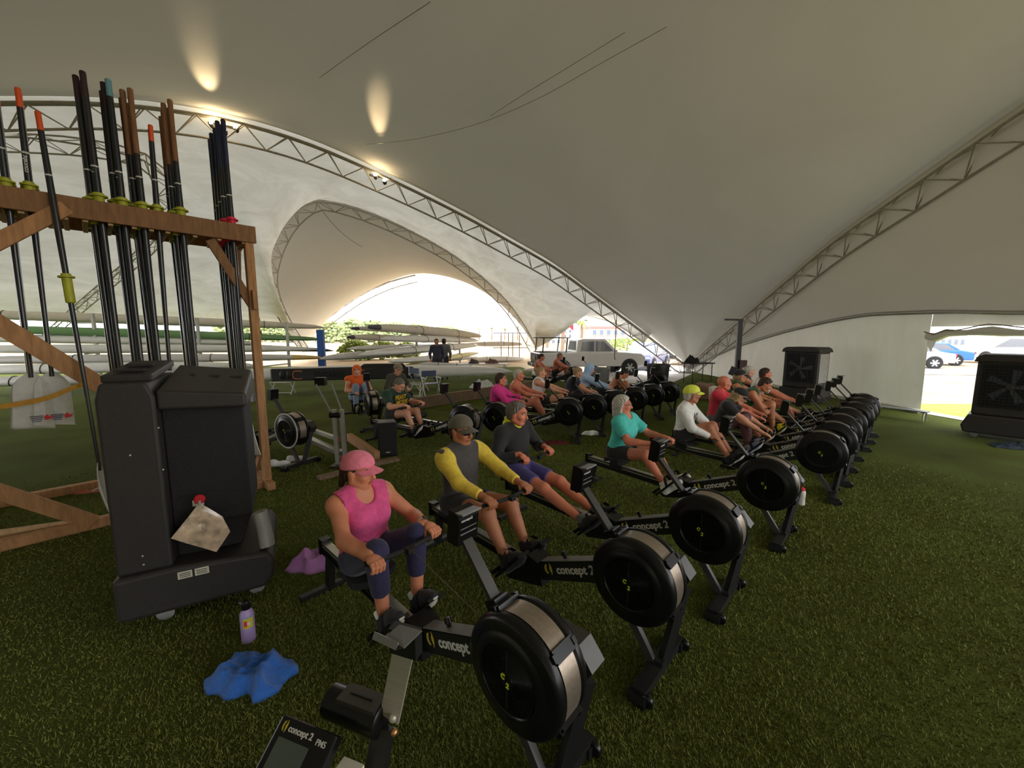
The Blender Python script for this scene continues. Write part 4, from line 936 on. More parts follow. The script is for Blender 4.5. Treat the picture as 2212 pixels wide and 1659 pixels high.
# ---- second row
R2 = [(1.05 + .56 * k, 7.25 + .50 * k, 2.95) for k in range(6)]
P2 = [(dict(skin=S_RED, f=True, s=.98, hair=('short', H_BROWN, .012), top=('long', C_MAG, .93), pants=('leggings', C_BLK, .8), shoes=None), rower(1.42, .52, 1.34, .93, 1.28, 1.10, .82, .70, 1.05, .70, hyaw=-.2), 'woman in magenta long-sleeved top rowing', 'rowing machine under the woman in magenta'),
      (dict(skin=S_RED, hair=('short', H_WHITE, .004), pants=('shorts', C_GRYSH, .6), shoes=C_SHOEB, fat=1.06), rower(1.60, .52, 1.56, .95, 1.50, 1.13, 1.0, .70, 1.15, .60, hyaw=-.1), 'shirtless man with cropped white hair in grey shorts', 'rowing machine under the shirtless man with cropped white hair'),
      (dict(skin=S_FAIR, f=True, hair=('bun', H_BLOND), top=('tank', C_WHITE), pants=('shorts', C_BLK, .6), shoes=C_SHOEB), rower(1.66, .52, 1.62, .95, 1.58, 1.13, 1.02, .70, 1.15, .60), 'blond rower with a hair bun in white tank top', 'rowing machine under the blond rower in white'),
      (dict(skin=S_FAIR, f=True, hair=('bun', H_BLOND), top=('tee', C_NAVYT), pants=('leggings', C_BLK, .9), shoes=C_SHOEB), rower(1.50, .52, 1.38, .92, 1.26, 1.08, .84, .60, 1.05, .68, hpitch=-.3), 'fair rower in navy T-shirt leaning forward, hair tied up', 'rowing machine under the rower in the navy T-shirt'),
      (dict(skin=S_FAIR, f=True, top=('hood', C_BLUH, .95), hoodup=True, pants=('leggings', C_BLK, .9), shoes=C_SHOEB), rower(1.62, .52, 1.54, .94, 1.46, 1.11, .92, .64, 1.12, .62, hpitch=-.25), 'rower in pale blue hoodie with the hood up', 'rowing machine under the rower in the pale blue hoodie'),
      (dict(skin=S_TAN, hair=('short', H_BLACK), pants=('shorts', C_BLK, .6), shoes=C_SHOEB), rower(1.42, .52, 1.20, .86, 1.06, .96, .74, .52, 1.02, .72, hpitch=-.6), 'dark-haired shirtless rower bent over low', 'rowing machine under the bent-over dark-haired rower')]
for (x, y, a), (lk, ps, plb, el) in zip(R2, P2):
    hx = ps['hR'][0]; hz = ps['hR'][2]; erg(x, y, a, el, ps['hip'][0] + .01, (hx, 0, hz), G2, 1); person('person', plb, ps, lk, (x, y, 0), a, False)
# ---- back row near the pickup
for (x, y, a), lk, ps, plb, el in (((2.25, 14.2, 2.85), dict(skin=S_RED, hair=('short', H_BLACK), pants=('shorts', C_WHITE, .5), shoes=C_SHOEB), rower(1.45, .52, 1.34, .93, 1.22, 1.10, .84, .62, 1.05, .70, hpitch=-.2), 'dark-haired shirtless rower beside the pickup', 'rowing machine beside the pickup tailgate'),
                                ((3.00, 14.6, 2.85), dict(skin=S_RED, hair=('short', H_GREY, .005), pants=('shorts', C_BLK, .5), shoes=C_SHOEB), rower(1.45, .52, 1.38, .94, 1.26, 1.12, .84, .66, 1.05, .70, hpitch=-.1), 'grey-haired shirtless rower in front of the pickup door', 'rowing machine in front of the pickup door')):
    erg(x, y, a, el, ps['hip'][0] + .01, (ps['hR'][0], 0, ps['hR'][2]), 'rowing machines in the back row', 0); person('person', plb, ps, lk, (x, y, 0), a, False)
erg(4.5, 12.2, 2.85, 'unused rowing machine in front of the black bin by the corner foot', 1.4, None, 'rowing machines in the back row', 0)
# ---- left-hand group
GL = 'rowing machines between the oar rack and the boats'
ps = rower(1.36, .52, 1.32, .93, 1.26, 1.11, .90, .62, .98, .78, ky=.10, hy=.10, hyaw=.2)
erg(-2.87, 8.1, 2.15, 'rowing machine under the rower in the orange hood', 1.37, (.9, 0, .62), GL, 1)
person('person', 'rower in sleeveless orange hooded top and jeans with hood up', ps, dict(skin=S_FAIR, hair=('short', H_BLACK), top=('hood', C_ORG, .95), hoodup=True, pants=('jeans', C_JEAN, .95), shoes=C_SHOEB) | dict(top=('tee', C_ORG, .12)), (-2.87, 8.1, 0), 2.15, False)
ps = rower(1.52, .52, 1.50, .91, 1.36, 1.05, 1.02, .70, 1.10, .58, hpitch=-.6)
erg(-.78, 6.5, 2.70, 'rowing machine under the rower in the printed green shirt', 1.53, (1.02, 0, .70), GL, 1)
PF = person('person', 'grey-haired rower in dark green shirt printed FEAST MODE looking down', ps, dict(skin=S_FAIR, hair=('short', H_GREY, .008), top=('tee', C_GRNS, .75), pants=('shorts', C_BLK, .45), shoes=C_SHOEB, fat=1.04), (-.78, 6.5, 0), 2.70, True)
erg(-.25, 6.78, 2.70, 'empty rowing machine behind the grey-haired rower in black', 1.7, None, GL, 1)
erg(-3.28, 5.85, 2.68, 'older rowing machine with a white rim beside the oar rack', 1.3, None, GL, 1, old=True)
# the machine under the photographer's phone: only its monitor and phone cradle reach into view

for i_, w_ in enumerate(('FEAST', 'MODE')):
    put_text('lettering', text_mesh(w_, .105, mat('yellow_shirt_print', srgb(206, 168, 40), .7), .004, .004), PF, Vector((1.332 + .012 * i_, .150 - .03 * i_, .80 - .095 * i_)), (0, -1, 0), (-.12, 0, 1))

# ================================================================ OAR RACK
def wood(name, rgb): return mat(name, srgb(*rgb), .75, var=.25, scale=5, bump=.3, bscale=30, stretch=(6, 6, 1))
W_FIR = wood('fir_timber', (178, 130, 86)); W_DARK = wood('stained_timber', (138, 98, 64)); W_PALE = wood('pale_timber', (196, 162, 118)); W_GREY = wood('weathered_plank', (128, 104, 82))
R0 = Vector((-3.17, 4.91, 0)); RD = Vector((-.6894, -.7244, 0)); BD = Vector((-.7244, .6894, 0))
def rk(t, d, z): return RD * t + BD * d + Vector((0, 0, z))
rack = thing('oar_rack', 'tall timber oar rack with slotted top and diagonal braces', 'rack', tuple(R0))
def rb(name, a, b, w, h, m=W_FIR, up=Vector((0, 0, 1))): return bevel(MB().beam(rk(*a), rk(*b), w, h, up).obj(name, m, rack), .006)
rb('top_rail', (-.12, -.02, 3.13), (2.75, -.02, 3.13), .045, .19, W_DARK); rb('top_rail', (-.12, .62, 3.13), (2.75, .62, 3.13), .045, .19, W_DARK)
rb('end_rail', (-.10, -.0, 3.13), (-.10, .60, 3.13), .045, .15, W_DARK); rb('end_rail', (2.72, 0, 3.13), (2.72, .60, 3.13), .045, .15, W_DARK)
for t_ in (-.05, 2.65):
    rb('post', (t_, .03, 0), (t_, .03, 3.04), .09, .09, W_FIR, RD); rb('post', (t_, 1.45, 0), (t_, .60, 3.04), .09, .09, W_DARK, RD)
    rb('foot_beam', (t_, -.15, .05), (t_, 1.75, .05), .09, .10); rb('brace', (t_, .05, .55), (t_, .55, .10), .045, .09)
rb('base_beam', (-.1, .06, .05), (3.0, .06, .05), .10, .10); rb('base_beam', (-.1, 1.55, .05), (3.0, 1.55, .05), .10, .10)
rb('brace', (.32, .05, 3.02), (-.06, .05, 2.28), .045, .10, W_DARK); rb('block', (-.05, -.04, 2.25), (-.05, -.04, 2.48), .10, .05, W_FIR, RD)
rb('brace', (2.55, -.03, 2.72), (1.22, -.03, 1.34), .05, .15); rb('brace', (2.55, -.03, 2.12), (1.40, -.03, 3.12), .045, .12)
rb('brace', (2.6, -.0, 1.05), (1.50, -.0, .08), .05, .13); rb('brace', (2.7, .4, .12), (1.62, .1, .07), .05, .09, W_PALE)
for t_ in (.0, .24, .46, .69, .82, .95, 1.12, 1.29, 1.42, 1.53, 1.68, 1.82, 1.95): rb('slot_slat', (t_, 0, 3.05), (t_, .60, 3.05), .040, .07, W_PALE)

M_CARB = mat('carbon_shaft', (.017, .017, .020), .28, var=.15, coat=.3); M_BLUS = mat('dark_blue_grip', srgb(30, 40, 74), .5); M_MAROON = mat('maroon_grip', srgb(56, 30, 34), .6); M_TEALG = mat('teal_grip', srgb(110, 160, 175), .5)
M_ORGG = mat('orange_grip', srgb(236, 92, 40), .55); M_LSLV = mat('lime_sleeve', srgb(176, 178, 44), .5); M_RSLV = mat('red_sleeve', srgb(226, 34, 72), .45); M_WBL = mat('white_blade', srgb(212, 210, 204), .45); W_GRIP = wood('worn_wood_grip', (140, 98, 66))
M_LBLUE = mat('navy_print', srgb(60, 66, 110), .6); M_LRED = mat('red_print', srgb(220, 60, 60), .6)
def blade_mesh():
    n, m = 10, 6; top = []; 
    def wid(t): return .025 + .085 * min(1, (t / .22)) ** .7 if t < .22 else .11 + .012 * (t - .22)
    rows = []; rows2 = []
    for i in range(n + 1):
        t = i / n; w = wid(t); r = []; r2 = []
        for j in range(m + 1):
            s = -1 + 2 * j / m; c = .05 * (t ** 2) * 1.1 - .03 * (1 - s * s) * min(1, t * 2)
            x = s * w - (.02 * t if s < 0 else 0); r.append(Vector((x, -c, -.50 * t - (.012 * s * t)))); r2.append(Vector((x, -c + .007, -.50 * t - (.012 * s * t))))
        rows.append(r); rows2.append(r2)
    mb = MB(); mb.grid(rows); mb.grid(rows2)
    for a, b in ((rows[0], rows2[0]), (rows[-1], rows2[-1]), ([r[0] for r in rows], [r[0] for r in rows2]), ([r[-1] for r in rows], [r[-1] for r in rows2])): mb.grid([a, b])
    return mb.mesh('blade', M_WBL, 50)
BLADE = blade_mesh(); OARM = {}
def oar_meshes(kind, inb, outb, grip, glen, slv):
    d = {}; r = .026 if kind != 'scull' else .022
    d['shaft'] = MB().tube([(0, 0, inb - glen), (0, 0, .1), (0, 0, -.2), (0, 0, -outb + .46)], [r * .95, r * 1.12, r * 1.1, r * .72], 10).mesh('shaft', M_CARB, 50)
    d['grip'] = MB().tube([(0, 0, inb), (0, 0, inb - .01), (0, 0, inb - glen * .5), (0, 0, inb - glen)], [r * .7, r * .95, r * .9, r * .97], 10).mesh('grip', grip, 50)
    d['sleeve'] = MB().tube([(0, 0, .09), (0, 0, .085), (0, 0, -.17), (0, 0, -.18)], [r * 1.2, r * 1.6, r * 1.6, r * 1.2], 12).mesh('sleeve', slv, 40)
    d['collar'] = MB().lathe([(r * 1.2, .012), (r * 2.6, .010), (r * 2.6, -.004), (r * 1.2, -.006)], (0, 0, .055), (0, 0, 1), 16).mesh('collar', slv, 40)
    d['band'] = MB().lathe([(r * 1.13, -.007), (r * 1.16, 0), (r * 1.13, .007)], (0, 0, .33), (0, 0, 1), 12).mesh('white_band', M_WHT, 60)
    d['outb'] = outb; OARM[kind] = d
oar_meshes('scull', .87, 2.12, M_ORGG, .16, M_LSLV); oar_meshes('black', 1.18, 2.72, M_MAROON, .22, M_LSLV); oar_meshes('teal', 1.19, 2.72, M_TEALG, .16, M_LSLV)
oar_meshes('wood', 1.18, 2.74, W_GRIP, .62, M_LSLV); oar_meshes('blue', 1.16, 2.76, M_BLUS, .5, M_RSLV)
OT = text_mesh('concept 2', .045, M_WHT, .0008, .0008)
def oar(kind, p, tilt=(0, 0), spin=0.0, label='', group=None, text=False, dz=0):
    o = thing('oar', label, 'oar', tuple(p), 0, group); o.rotation_euler = (tilt[0], tilt[1], spin); d = OARM[kind]
    for k in ('shaft', 'grip', 'sleeve', 'collar', 'band'): link(d[k].name.split('.')[0], d[k], o)
    b = link('blade', BLADE, o, Matrix.Translation((0, 0, -d['outb'] + .5)))
    if text:
        c = Vector((.56, -.83, 0)).normalized() if spin == 0 else Vector((0, -1, 0)); c = Matrix.Rotation(-spin, 3, 'Z') @ Vector((.70, -.714, 0))
        put_text('lettering', OT, o, c * .0245 + Vector((0, 0, .16)) + c.cross(Vector((0, 0, 1))) * .012, (0, 0, 1), c.cross(Vector((0, 0, -1))) * 1)
    return o, b
BUN = [('scull', 1.75, 3, 'black scull with orange handle tip hanging at the open end of the rack'), ('scull', 1.61, 2, 'one of two orange-tipped sculls beside the loose leaning oar'), ('black', 1.205, 5, 'dark oar with maroon grip in the lettered bundle'),
       ('teal', 1.035, 5, 'dark oar in the bundle topped by a pale teal grip'), ('wood', .885, 6, 'oar with long wooden grip beside the teal-topped bundle'), ('scull', .755, 2, 'thin scull between the two wooden-gripped bundles'),
       ('wood', .575, 6, 'oar with long wooden grip next to the red-sleeved bundle'), ('blue', .12, 8, 'dark blue oar with red sleeve at the post end of the rack')]
for bi, (kind, t_, n, lab) in enumerate(BUN):
    for i in range(n):
        k = kind
        if kind == 'black' and i % 3 == 1: k = 'teal' if False else 'black'
        if kind == 'teal' and i > 0: k = 'black'
        dz = -.035 * i + random.uniform(-.02, .02)
        p = R0 + rk(t_ + (.022 if i % 2 else -.022) * (n > 3) + random.uniform(-.006, .006), .06 + i * .066, 3.225 + dz * .4)
        sp = 0.72 if kind == 'scull' and bi < 2 else random.uniform(-.3, .3) + .72 + (pi / 2 if n > 2 else 0)
        tl = (random.uniform(-.006, .006), .02 + random.uniform(-.006, .006))
        o, b = oar(k, p, tl, sp, lab if not (kind == 'teal' and i == 0) else 'oar with pale teal grip rising highest in its dark bundle', 'oars in rack bundle: ' + lab.split(' in ')[0], text=(i == 0 and bi in (1, 2, 3)))
        if bi < 2 and i < 1:
            for q in range(4): link('printed_stripe', MB().box((.01 + q * .0, -.046, -.40 - q * .016), (.085 - q * .01, .004, .006)).mesh('printed_stripe', M_LBLUE), b)
            MB().prism([(0, 0), (.04, .01), (.055, .04), (.03, .03), (.015, .055), (-.005, .03)], (.06, -.047, -.44), (1, 0, 0), (0, 0, 1), .003).obj('printed_flame', M_LRED, b)
# loose leaning oar
a = R0 + rk(1.50, -.02, 3.94); b_ = R0 + rk(1.40, -.22, .22); d = (a - b_).normalized(); o, _b = oar('scull', a - d * .9, (0, 0), 0, 'single loose oar leaning on the rack with its lime sleeve below the rail')
o.rotation_euler = (Vector((0, 0, 1)).rotation_difference(d)).to_euler(); o.rotation_euler.rotate_axis('Z', 2.2)
for c in o.children:
    if c.name.startswith('blade'): c.location.z = -2.32
    if c.name.startswith(('sleeve', 'collar')): c.location.z = -.62
    if c.name.startswith('grip'): pass
MB().tube([(0, 0, -1.5), (0, 0, -2.4)], [.016, .014], 8).obj('shaft', M_CARB, o, 50)
# yellow strap round the blades
M_STRAP = mat('yellow_strap', srgb(206, 150, 52), .7, var=.15, scale=20, bump=.3)
q = smooth_path([R0 + rk(2.3, -.12, 1.30), R0 + rk(1.75, -.10, 1.36), R0 + rk(1.5, -.08, 1.46), R0 + rk(1.28, .0, 1.52)], 6)
mb = MB(); mb.grid([[p + Vector((0, 0, .022)) for p in q], [p - Vector((0, 0, .022)) for p in q]]); mb.grid([[p + Vector((-.012, .012, .022)) for p in q], [p + Vector((-.012, .012, -.022)) for p in q]]); tag(mb.obj('tie_strap', M_STRAP), 'yellow webbing strap tied round the hanging white blades', 'strap')

# ================================================================ EVAPORATIVE COOLERS
M_CBLK = mat('cooler_shell', srgb(46, 42, 40), .55, var=.10, scale=30, bump=.15, bscale=200); M_CDRK = mat('cooler_pad', srgb(24, 23, 24), .75, var=.2, scale=60, bump=.4, bscale=120)
M_CLEAR = mat('clear_wheel', srgb(170, 172, 170), .2, alpha=.6); M_PIPE = mat('translucent_tank', srgb(150, 148, 142), .35); M_LABEL = mat('paper_label', srgb(214, 208, 190), .7); M_LTXT = mat('label_print', srgb(70, 66, 60), .8)
def caster(par, p, r=.055):
    c = MB().lathe([(0, -.016), (r * .8, -.018), (r, -.010), (r, .010), (r * .8, .018), (0, .016)], (p[0], p[1], r), (0, 1, .2), 18).obj('caster', M_CLEAR, par, 40); MB().beam((p[0], p[1], r), (p[0], p[1], .15), .05, .03).obj('fork', M_SILV, c)
ed = Vector((.873, .488, 0)); ang = math.atan2(.488, .873)
ck = thing('evaporative_cooler', 'large black evaporative cooler standing in front of the oar rack', 'cooler', (-2.56, 2.43, 0), ang); ck.scale = (.92, 1, 1)
def cp(name, mb, m, par=ck, bv=.012): o = mb.obj(name, m, par); (bevel(o, bv, 3) if bv else None); return o
mb = MB(); mb.prism([(-.02, .10), (.86, .10), (.93, .16), (.95, .30), (.90, .37), (.34, .41), (-.02, .40)], (0, .78, 0), (1, 0, 0), (0, 0, 1), .86); cp('base_tank', mb, M_CBLK, bv=.03)
mb = MB(); mb.prism([(0, .40), (.31, .40), (.31, 1.56), (.27, 1.66), (.03, 1.66), (0, 1.56)], (0, .72, 0), (1, 0, 0), (0, 0, 1), .76); cp('side_column', mb, M_CBLK, bv=.02)
mb = MB(); mb.box((.56, .38, 1.05), (.50, .62, .86)); cp('pad_panel', mb, M_CDRK)
mb = MB(); mb.prism([(.31, .40), (.72, .40), (.80, .62), (.31, .62)], (0, .66, 0), (1, 0, 0), (0, 0, 1), .56); cp('lower_recess', mb, M_CDRK)
mb = MB(); mb.add([(.31, -.02, 1.47), (.84, -.02, 1.45), (.84, -.02, 1.55), (.31, -.02, 1.60), (.31, .72, 1.47), (.84, .72, 1.45), (.84, .72, 1.66), (.31, .72, 1.72)], [(0, 1, 2, 3), (4, 7, 6, 5), (0, 4, 5, 1), (3, 2, 6, 7), (0, 3, 7, 4), (1, 5, 6, 2)]); cp('hood', mb, M_CBLK, bv=.02)
mb = MB(); mb.prism([(0.02, 0), (.29, 0), (.29, .62), (.02, .62)], (0, .04, 1.655), (1, 0, 0), (0, 1, .09), .05); cp('column_top', mb, M_CBLK)
for yy in (.14, .36): cp('vent_slot', MB().box((.15, yy, 1.715 + yy * .09), (.16, .08, .006)), M_CDRK, bv=0)
for xx in (.42, .58, .74): cp('vent_slot', MB().box((xx, .42, 1.665 - (xx - .31) * .09), (.09, .06, .006), Matrix.Rotation(.16, 3, 'X')), M_CDRK, bv=0)
mb = MB(); mb.tube([(.86, .05, .64), (.885, .03, .50), (.90, -.0, .38)], .055, 10); o = mb.obj('drain_tank', M_PIPE, ck, 50)
for zz in (1.36, 1.20, 1.08, .52, .46): cp('screw', MB().lathe([(0, .004), (.006, .002), (.006, 0)], (.15 if zz < .6 or zz == 1.20 else .315, -.045, zz), (0, -1, 0), 8), M_SILV, bv=0)
lb = MB().box((.47, .066, .78), (.07, .004, .042)).obj('sticker', M_LABEL, ck); [MB().box((.47, .063, .79 - .013 * i), (.05, .002, .004)).obj('print_line', M_LTXT, lb) for i in range(2)]
for i in range(2):
    lb = MB().box((.38 + .10 * i, -.083, .345), (.085, .004, .05)).obj('sticker', M_LABEL, ck); [MB().box((.38 + .10 * i, -.086, .357 - .012 * j), (.065, .002, .004)).obj('print_line', M_LTXT, lb) for j in range(3)]
caster(ck, (.22, .02)); caster(ck, (.80, .05)); caster(ck, (.15, .68)); caster(ck, (.85, .68))
bag = thing('document_bag', 'clear plastic bag of papers hanging from a red clip on the cooler', 'bag', tuple(Vector((-2.56, 2.43, 0)) + ed * .46 + Vector((.488, -.873, 0)) * .02 + Vector((0, 0, .84))), ang)
MB().lathe([(0, .012), (.028, .010), (.034, 0), (.02, -.006)], (0, -.02, 0), (0, -1, 0), 12).obj('clip', mat('red_clip', srgb(190, 30, 40), .4), bag, 50)
mb = MB(); P_ = [(0, -.02), (.12, -.15), (.155, -.27), (.065, -.40), (-.17, -.235), (-.07, -.11)]; rows = []
for i in range(9):
    rows.append([Vector((lerp(0, x, i / 8), -.03 - .012 * math.sin(i / 8 * 3.14) + .003 * math.sin(i * 2.1 + k * 1.7), lerp(-.17, z, i / 8))) for k, (x, z) in enumerate([(a_[0] + (b_[0] - a_[0]) * t, a_[1] + (b_[1] - a_[1]) * t) for a_, b_ in zip(P_, P_[1:] + P_[:1]) for t in (0, .33, .66)])])
mb.grid(rows, True); mb.obj('pouch', mat('papers_in_plastic', srgb(206, 182, 156), .15, var=.4, scale=16, coat=.7), bag, 60)
mb = MB(); mb.tube([(0, -.03, -.005), (0, -.035, -.04)], .009, 8); mb.obj('neck', M_CLEAR, bag)
def fan_cooler(loc, rz, label, s=1.0):
    k = thing('evaporative_cooler', label, 'cooler', loc, rz); B = lambda nm, mb, m, bv=.015: (bevel(mb.obj(nm, m, k), bv, 2) if bv else mb.obj(nm, m, k))
    mb = MB(); mb.prism([(-.50, .09), (.50, .09), (.54, .22), (.46, .44), (-.46, .44), (-.54, .22)], (0, .40, 0), (1, 0, 0), (0, 0, 1), .80); B('base_tank', mb, M_CBLK, .03)
    mb = MB(); mb.box((0, 0, .98), (.86, .66, 1.08)); B('body', mb, M_CBLK, .03)
    mb = MB(); mb.prism([(-.48, 0), (.48, 0), (.44, .10), (.36, .14), (-.36, .14), (-.44, .10)], (0, .40, 1.44), (1, 0, 0), (0, 0, 1), .80); B('hood', mb, M_CBLK, .02)
    B('fan_recess', MB().box((0, -.332, 1.0), (.70, .02, .80)), M_CDRK, 0)
    for i in range(13): B('grille_bar', MB().box((-.33 + .055 * i, -.355, 1.0), (.008, .01, .80)), M_BLKM, 0)
    for i in range(14): B('grille_bar', MB().box((0, -.36, .62 + .058 * i), (.70, .01, .008)), M_BLKM, 0)
    h = B('fan_hub', MB().lathe([(0, .02), (.06, .015), (.07, 0)], (0, -.342, 1.0), (0, -1, 0), 16), M_DGREY, 0)
    for i in range(5):
        a = i * 2 * pi / 5; c, s_ = math.cos(a), math.sin(a); MB().add([(c * .06 - s_ * .02, -.346, 1.0 + s_ * .06 + c * .02), (c * .30 - s_ * .10, -.343, 1.0 + s_ * .30 + c * .10), (c * .31 + s_ * .02, -.35, 1.0 + s_ * .31 - c * .02), (c * .06 + s_ * .03, -.350, 1.0 + s_ * .06 - c * .03)], [(0, 1, 2, 3)]).obj('fan_blade', mat('fan_blade', srgb(70, 76, 90), .4), h)
    B('side_panel', MB().box((.435, 0, 1.0), (.01, .50, .80)), mat('door_lit_grey', srgb(170, 168, 165), .7), 0)  # black shell's side coloured pale grey, standing for daylight from the doorway
    for dx in (-.36, .36):
        for dy in (-.3, .3): caster(k, (dx, dy))
    return k
fan_cooler((8.35, 11.35, 0), math.radians(-60), 'black fan cooler with square grille beside the rowers at the tent wall')
fan_cooler((9.28, 7.38, 0), math.radians(-52), 'black fan cooler standing in the open doorway')

# ================================================================ SMALL THINGS ON THE TURF
def crumple(name, label, cat, cx, cy, pts, m, h=.10, seed=0, fold=1.0, group=None):
    rnd = np.random.RandomState(seed); n = 44; R = []
    ph = rnd.uniform(0, 6.28, 8); mb = MB(); k = len(pts)
    WV = [(am, math.cos(an), math.sin(an), kf, q_) for am, an, kf, q_ in zip((.34, .26, .20, .13, .09), rnd.uniform(0, 3.14, 5), (17, 24, 33, 52, 75), rnd.uniform(0, 6.28, 5))]
    for i in range(n + 1):
        row = []
        for j in range(n * 2):
            a = 2 * pi * j / (n * 2); f = j / (n * 2) * k; i0 = int(f) % k; i1 = (i0 + 1) % k; t = f - int(f); t = t * t * (3 - 2 * t)
            ex, ey = lerp(pts[i0][0], pts[i1][0], t), lerp(pts[i0][1], pts[i1][1], t); r = i / n; x, y = ex * r, ey * r
            z = h * (1 - r ** 3) * (.38 + sum(am * (1 - abs(math.sin((x * cx_ + y * cy_) * kf * fold + p_))) ** 1.4 for am, cx_, cy_, kf, p_ in WV)) + .010
            x += .012 * math.sin(y * 40 + ph[4]); y += .012 * math.sin(x * 37 + ph[5]); row.append(Vector((x, y, max(.006, z) if r < .999 else .004)))
        R.append(row)
    mb.grid(R, True); o = mb.obj(name, m, None, 80); o.location = (cx, cy, 0); tag(o, label, cat, group); return o
M_BLUET = mat('blue_towel', srgb(44, 112, 208), .95, var=.12, scale=90, bump=.8, bscale=260, sheen=.3); M_PINKTW = mat('lilac_towel', srgb(176, 116, 176), .95, var=.12, scale=90, bump=.8, bscale=260, sheen=.3)
crumple('towel', 'crumpled bright blue towel on the turf', 'towel', -1.50, 2.06, [(.25, .03), (.19, .14), (.07, .16), (-.07, .19), (-.19, .14), (-.24, -.02), (-.18, -.10), (-.06, -.13), (.04, -.11), (.12, -.15), (.20, -.10)], M_BLUET, .12, 3, .8)
crumple('towel', 'folded lilac towel beside the near rowing machine', 'towel', -1.68, 3.22, [(.20, .05), (.10, .15), (-.06, .16), (-.18, .08), (-.20, -.12), (-.02, -.16), (.18, -.12)], M_PINKTW, .17, 5, .6)
bt = thing('water_bottle', 'lilac water bottle with black flip cap and yellow sticker', 'bottle', (-1.70, 2.36, 0)); bt.scale = (1.05, 1.05, 1.05)
M_LIL = mat('lilac_enamel', srgb(176, 152, 205), .4, var=.04)
MB().lathe([(0, 0), (.036, 0), (.038, .006), (.038, .175), (.034, .19), (.022, .205), (.022, .215), (0, .215)], (0, 0, 0), (0, 0, 1), 28).obj('body', M_LIL, bt, 40)
c = MB().lathe([(0, .262), (.016, .26), (.020, .25), (.025, .245), (.025, .212), (.0, .212)], (0, 0, 0), (0, 0, 1), 20).obj('cap', M_BLKP, bt, 40); MB().tube([(-.02, -.01, .245), (-.034, -.015, .262), (-.02, -.01, .272)], .006, 6).obj('loop', M_BLKP, c)
def wrap(name, z0, z1, a0, a1, m, r=.0386, par=bt): return MB().lathe([(r, z0), (r, z1)], (0, 0, 0), (0, 0, 1), 14, a0, a1, xref=(1, 0, 0)).obj(name, m, par, 60)
wrap('sticker', .10, .165, -1.6, -.1, M_YEL); wrap('sticker_mark', .115, .15, -1.45, -1.0, M_LRED, .0390); wrap('sticker_mark', .12, .14, -1.0, -.6, M_WHT, .0390); wrap('stripe', .168, .176, 0, 2 * pi, mat('pale_blue_print', srgb(130, 160, 205), .5), .0388)
bt2 = thing('water_bottle', 'white sports bottle with red lid behind a flywheel', 'bottle', tuple(gnd(1730, 1090)))
MB().lathe([(0, 0), (.036, 0), (.037, .01), (.034, .09), (.037, .10), (.036, .16), (.026, .175), (0, .175)], (0, 0, 0), (0, 0, 1), 20).obj('body', M_WBL, bt2, 40); MB().lathe([(0, .215), (.010, .213), (.012, .20), (.030, .196), (.030, .172), (0, .172)], (0, 0, 0), (0, 0, 1), 20).obj('cap', M_LRED, bt2, 40)
# speaker on its plank
sp = thing('loudspeaker', 'black floor loudspeaker standing near the planks', 'speaker', (-2.02, 6.32, 0), .35)
bevel(MB().prism([(-.15, -.11), (.15, -.11), (.12, .12), (-.12, .12)], (0, 0, 0), (1, 0, 0), (0, 1, 0), .56).obj('cabinet', M_BLKM, sp), .012); MB().box((0, -.116, .29), (.26, .012, .48)).obj('grille', M_CDRK, sp); MB().box((0, -.124, .08), (.06, .004, .016)).obj('badge', M_SILV, sp)
MB().prism([(-.14, -.10), (.14, -.10), (.11, .11), (-.11, .11)], (0, 0, .558), (1, 0, 0), (0, 1, 0), .012).obj('top_panel', M_GREYP, sp)
def plank(label, a, b, w, h, m, z=0): 
    a = Vector(a); b = Vector(b); o = MB().beam((0, 0, h / 2), (b - a), w, h) if False else MB().beam(Vector((0, 0, h / 2)), (b - a) + Vector((0, 0, h / 2)), w, h); ob = o.obj('timber_plank', m); ob.location = (a.x, a.y, z); bevel(ob, .006); tag(ob, label, 'plank'); return ob
plank('long timber plank lying on edge between machine and speaker', (-3.0, 7.2, 0), (-2.10, 6.05, 0), .09, .14, W_FIR); plank('weathered foot board beside the loudspeaker', (-2.35, 5.55, 0), (-1.78, 6.05, 0), .14, .05, W_GREY); plank('short weathered plank end behind the pink cap', (-2.62, 5.2, 0), (-2.32, 5.52, 0), .12, .05, W_GREY)
bm_ = plank('long timber beam edging the second row of turf', (-2.75, 10.0, 0), (.75, 14.1, 0), .10, .30, W_GREY)
# upright aluminium rail stand with monitor arm
st = thing('rail_stand', 'two upright aluminium rails with a swing-arm monitor', 'stand', (-2.58, 5.75, 0))
for dx in (0, .11):
    MB().beam((dx, 0, 0), (dx - .02, 0, .86), .055, .05).obj('upright', M_ALU, st)
MB().box((.05, 0, .02), (.26, .22, .04)).obj('foot_plate', M_DGREY, st); MB().box((.04, 0, .42), (.10, .03, .06)).obj('spacer', W_DARK, st); MB().box((.04, 0, .15), (.10, .03, .06)).obj('spacer', W_DARK, st)
MB().tube([(-.08, 0, .78), (.08, 0, .78)], .045, 12).obj('clamp', M_BLKP, st, 50)
for k in (0, .16): MB().beam((-.05 + k * .5, .0 + k, .80), (-.38 + k, .25 + k, 1.20), .018, .014).obj('swing_arm', M_GREYP, st)
MB().box((-.33, .3, 1.24), (.15, .09, .12)).obj('monitor', M_BLKP, st)
MB().beam((-.75, .55, .30), (.05, .02, .20), .10, .06).obj('slide_rail', M_RAIL, st); MB().beam((-.75, .75, .38), (-.05, .2, .36), .06, .05).obj('slide_rail', M_RAIL, st)
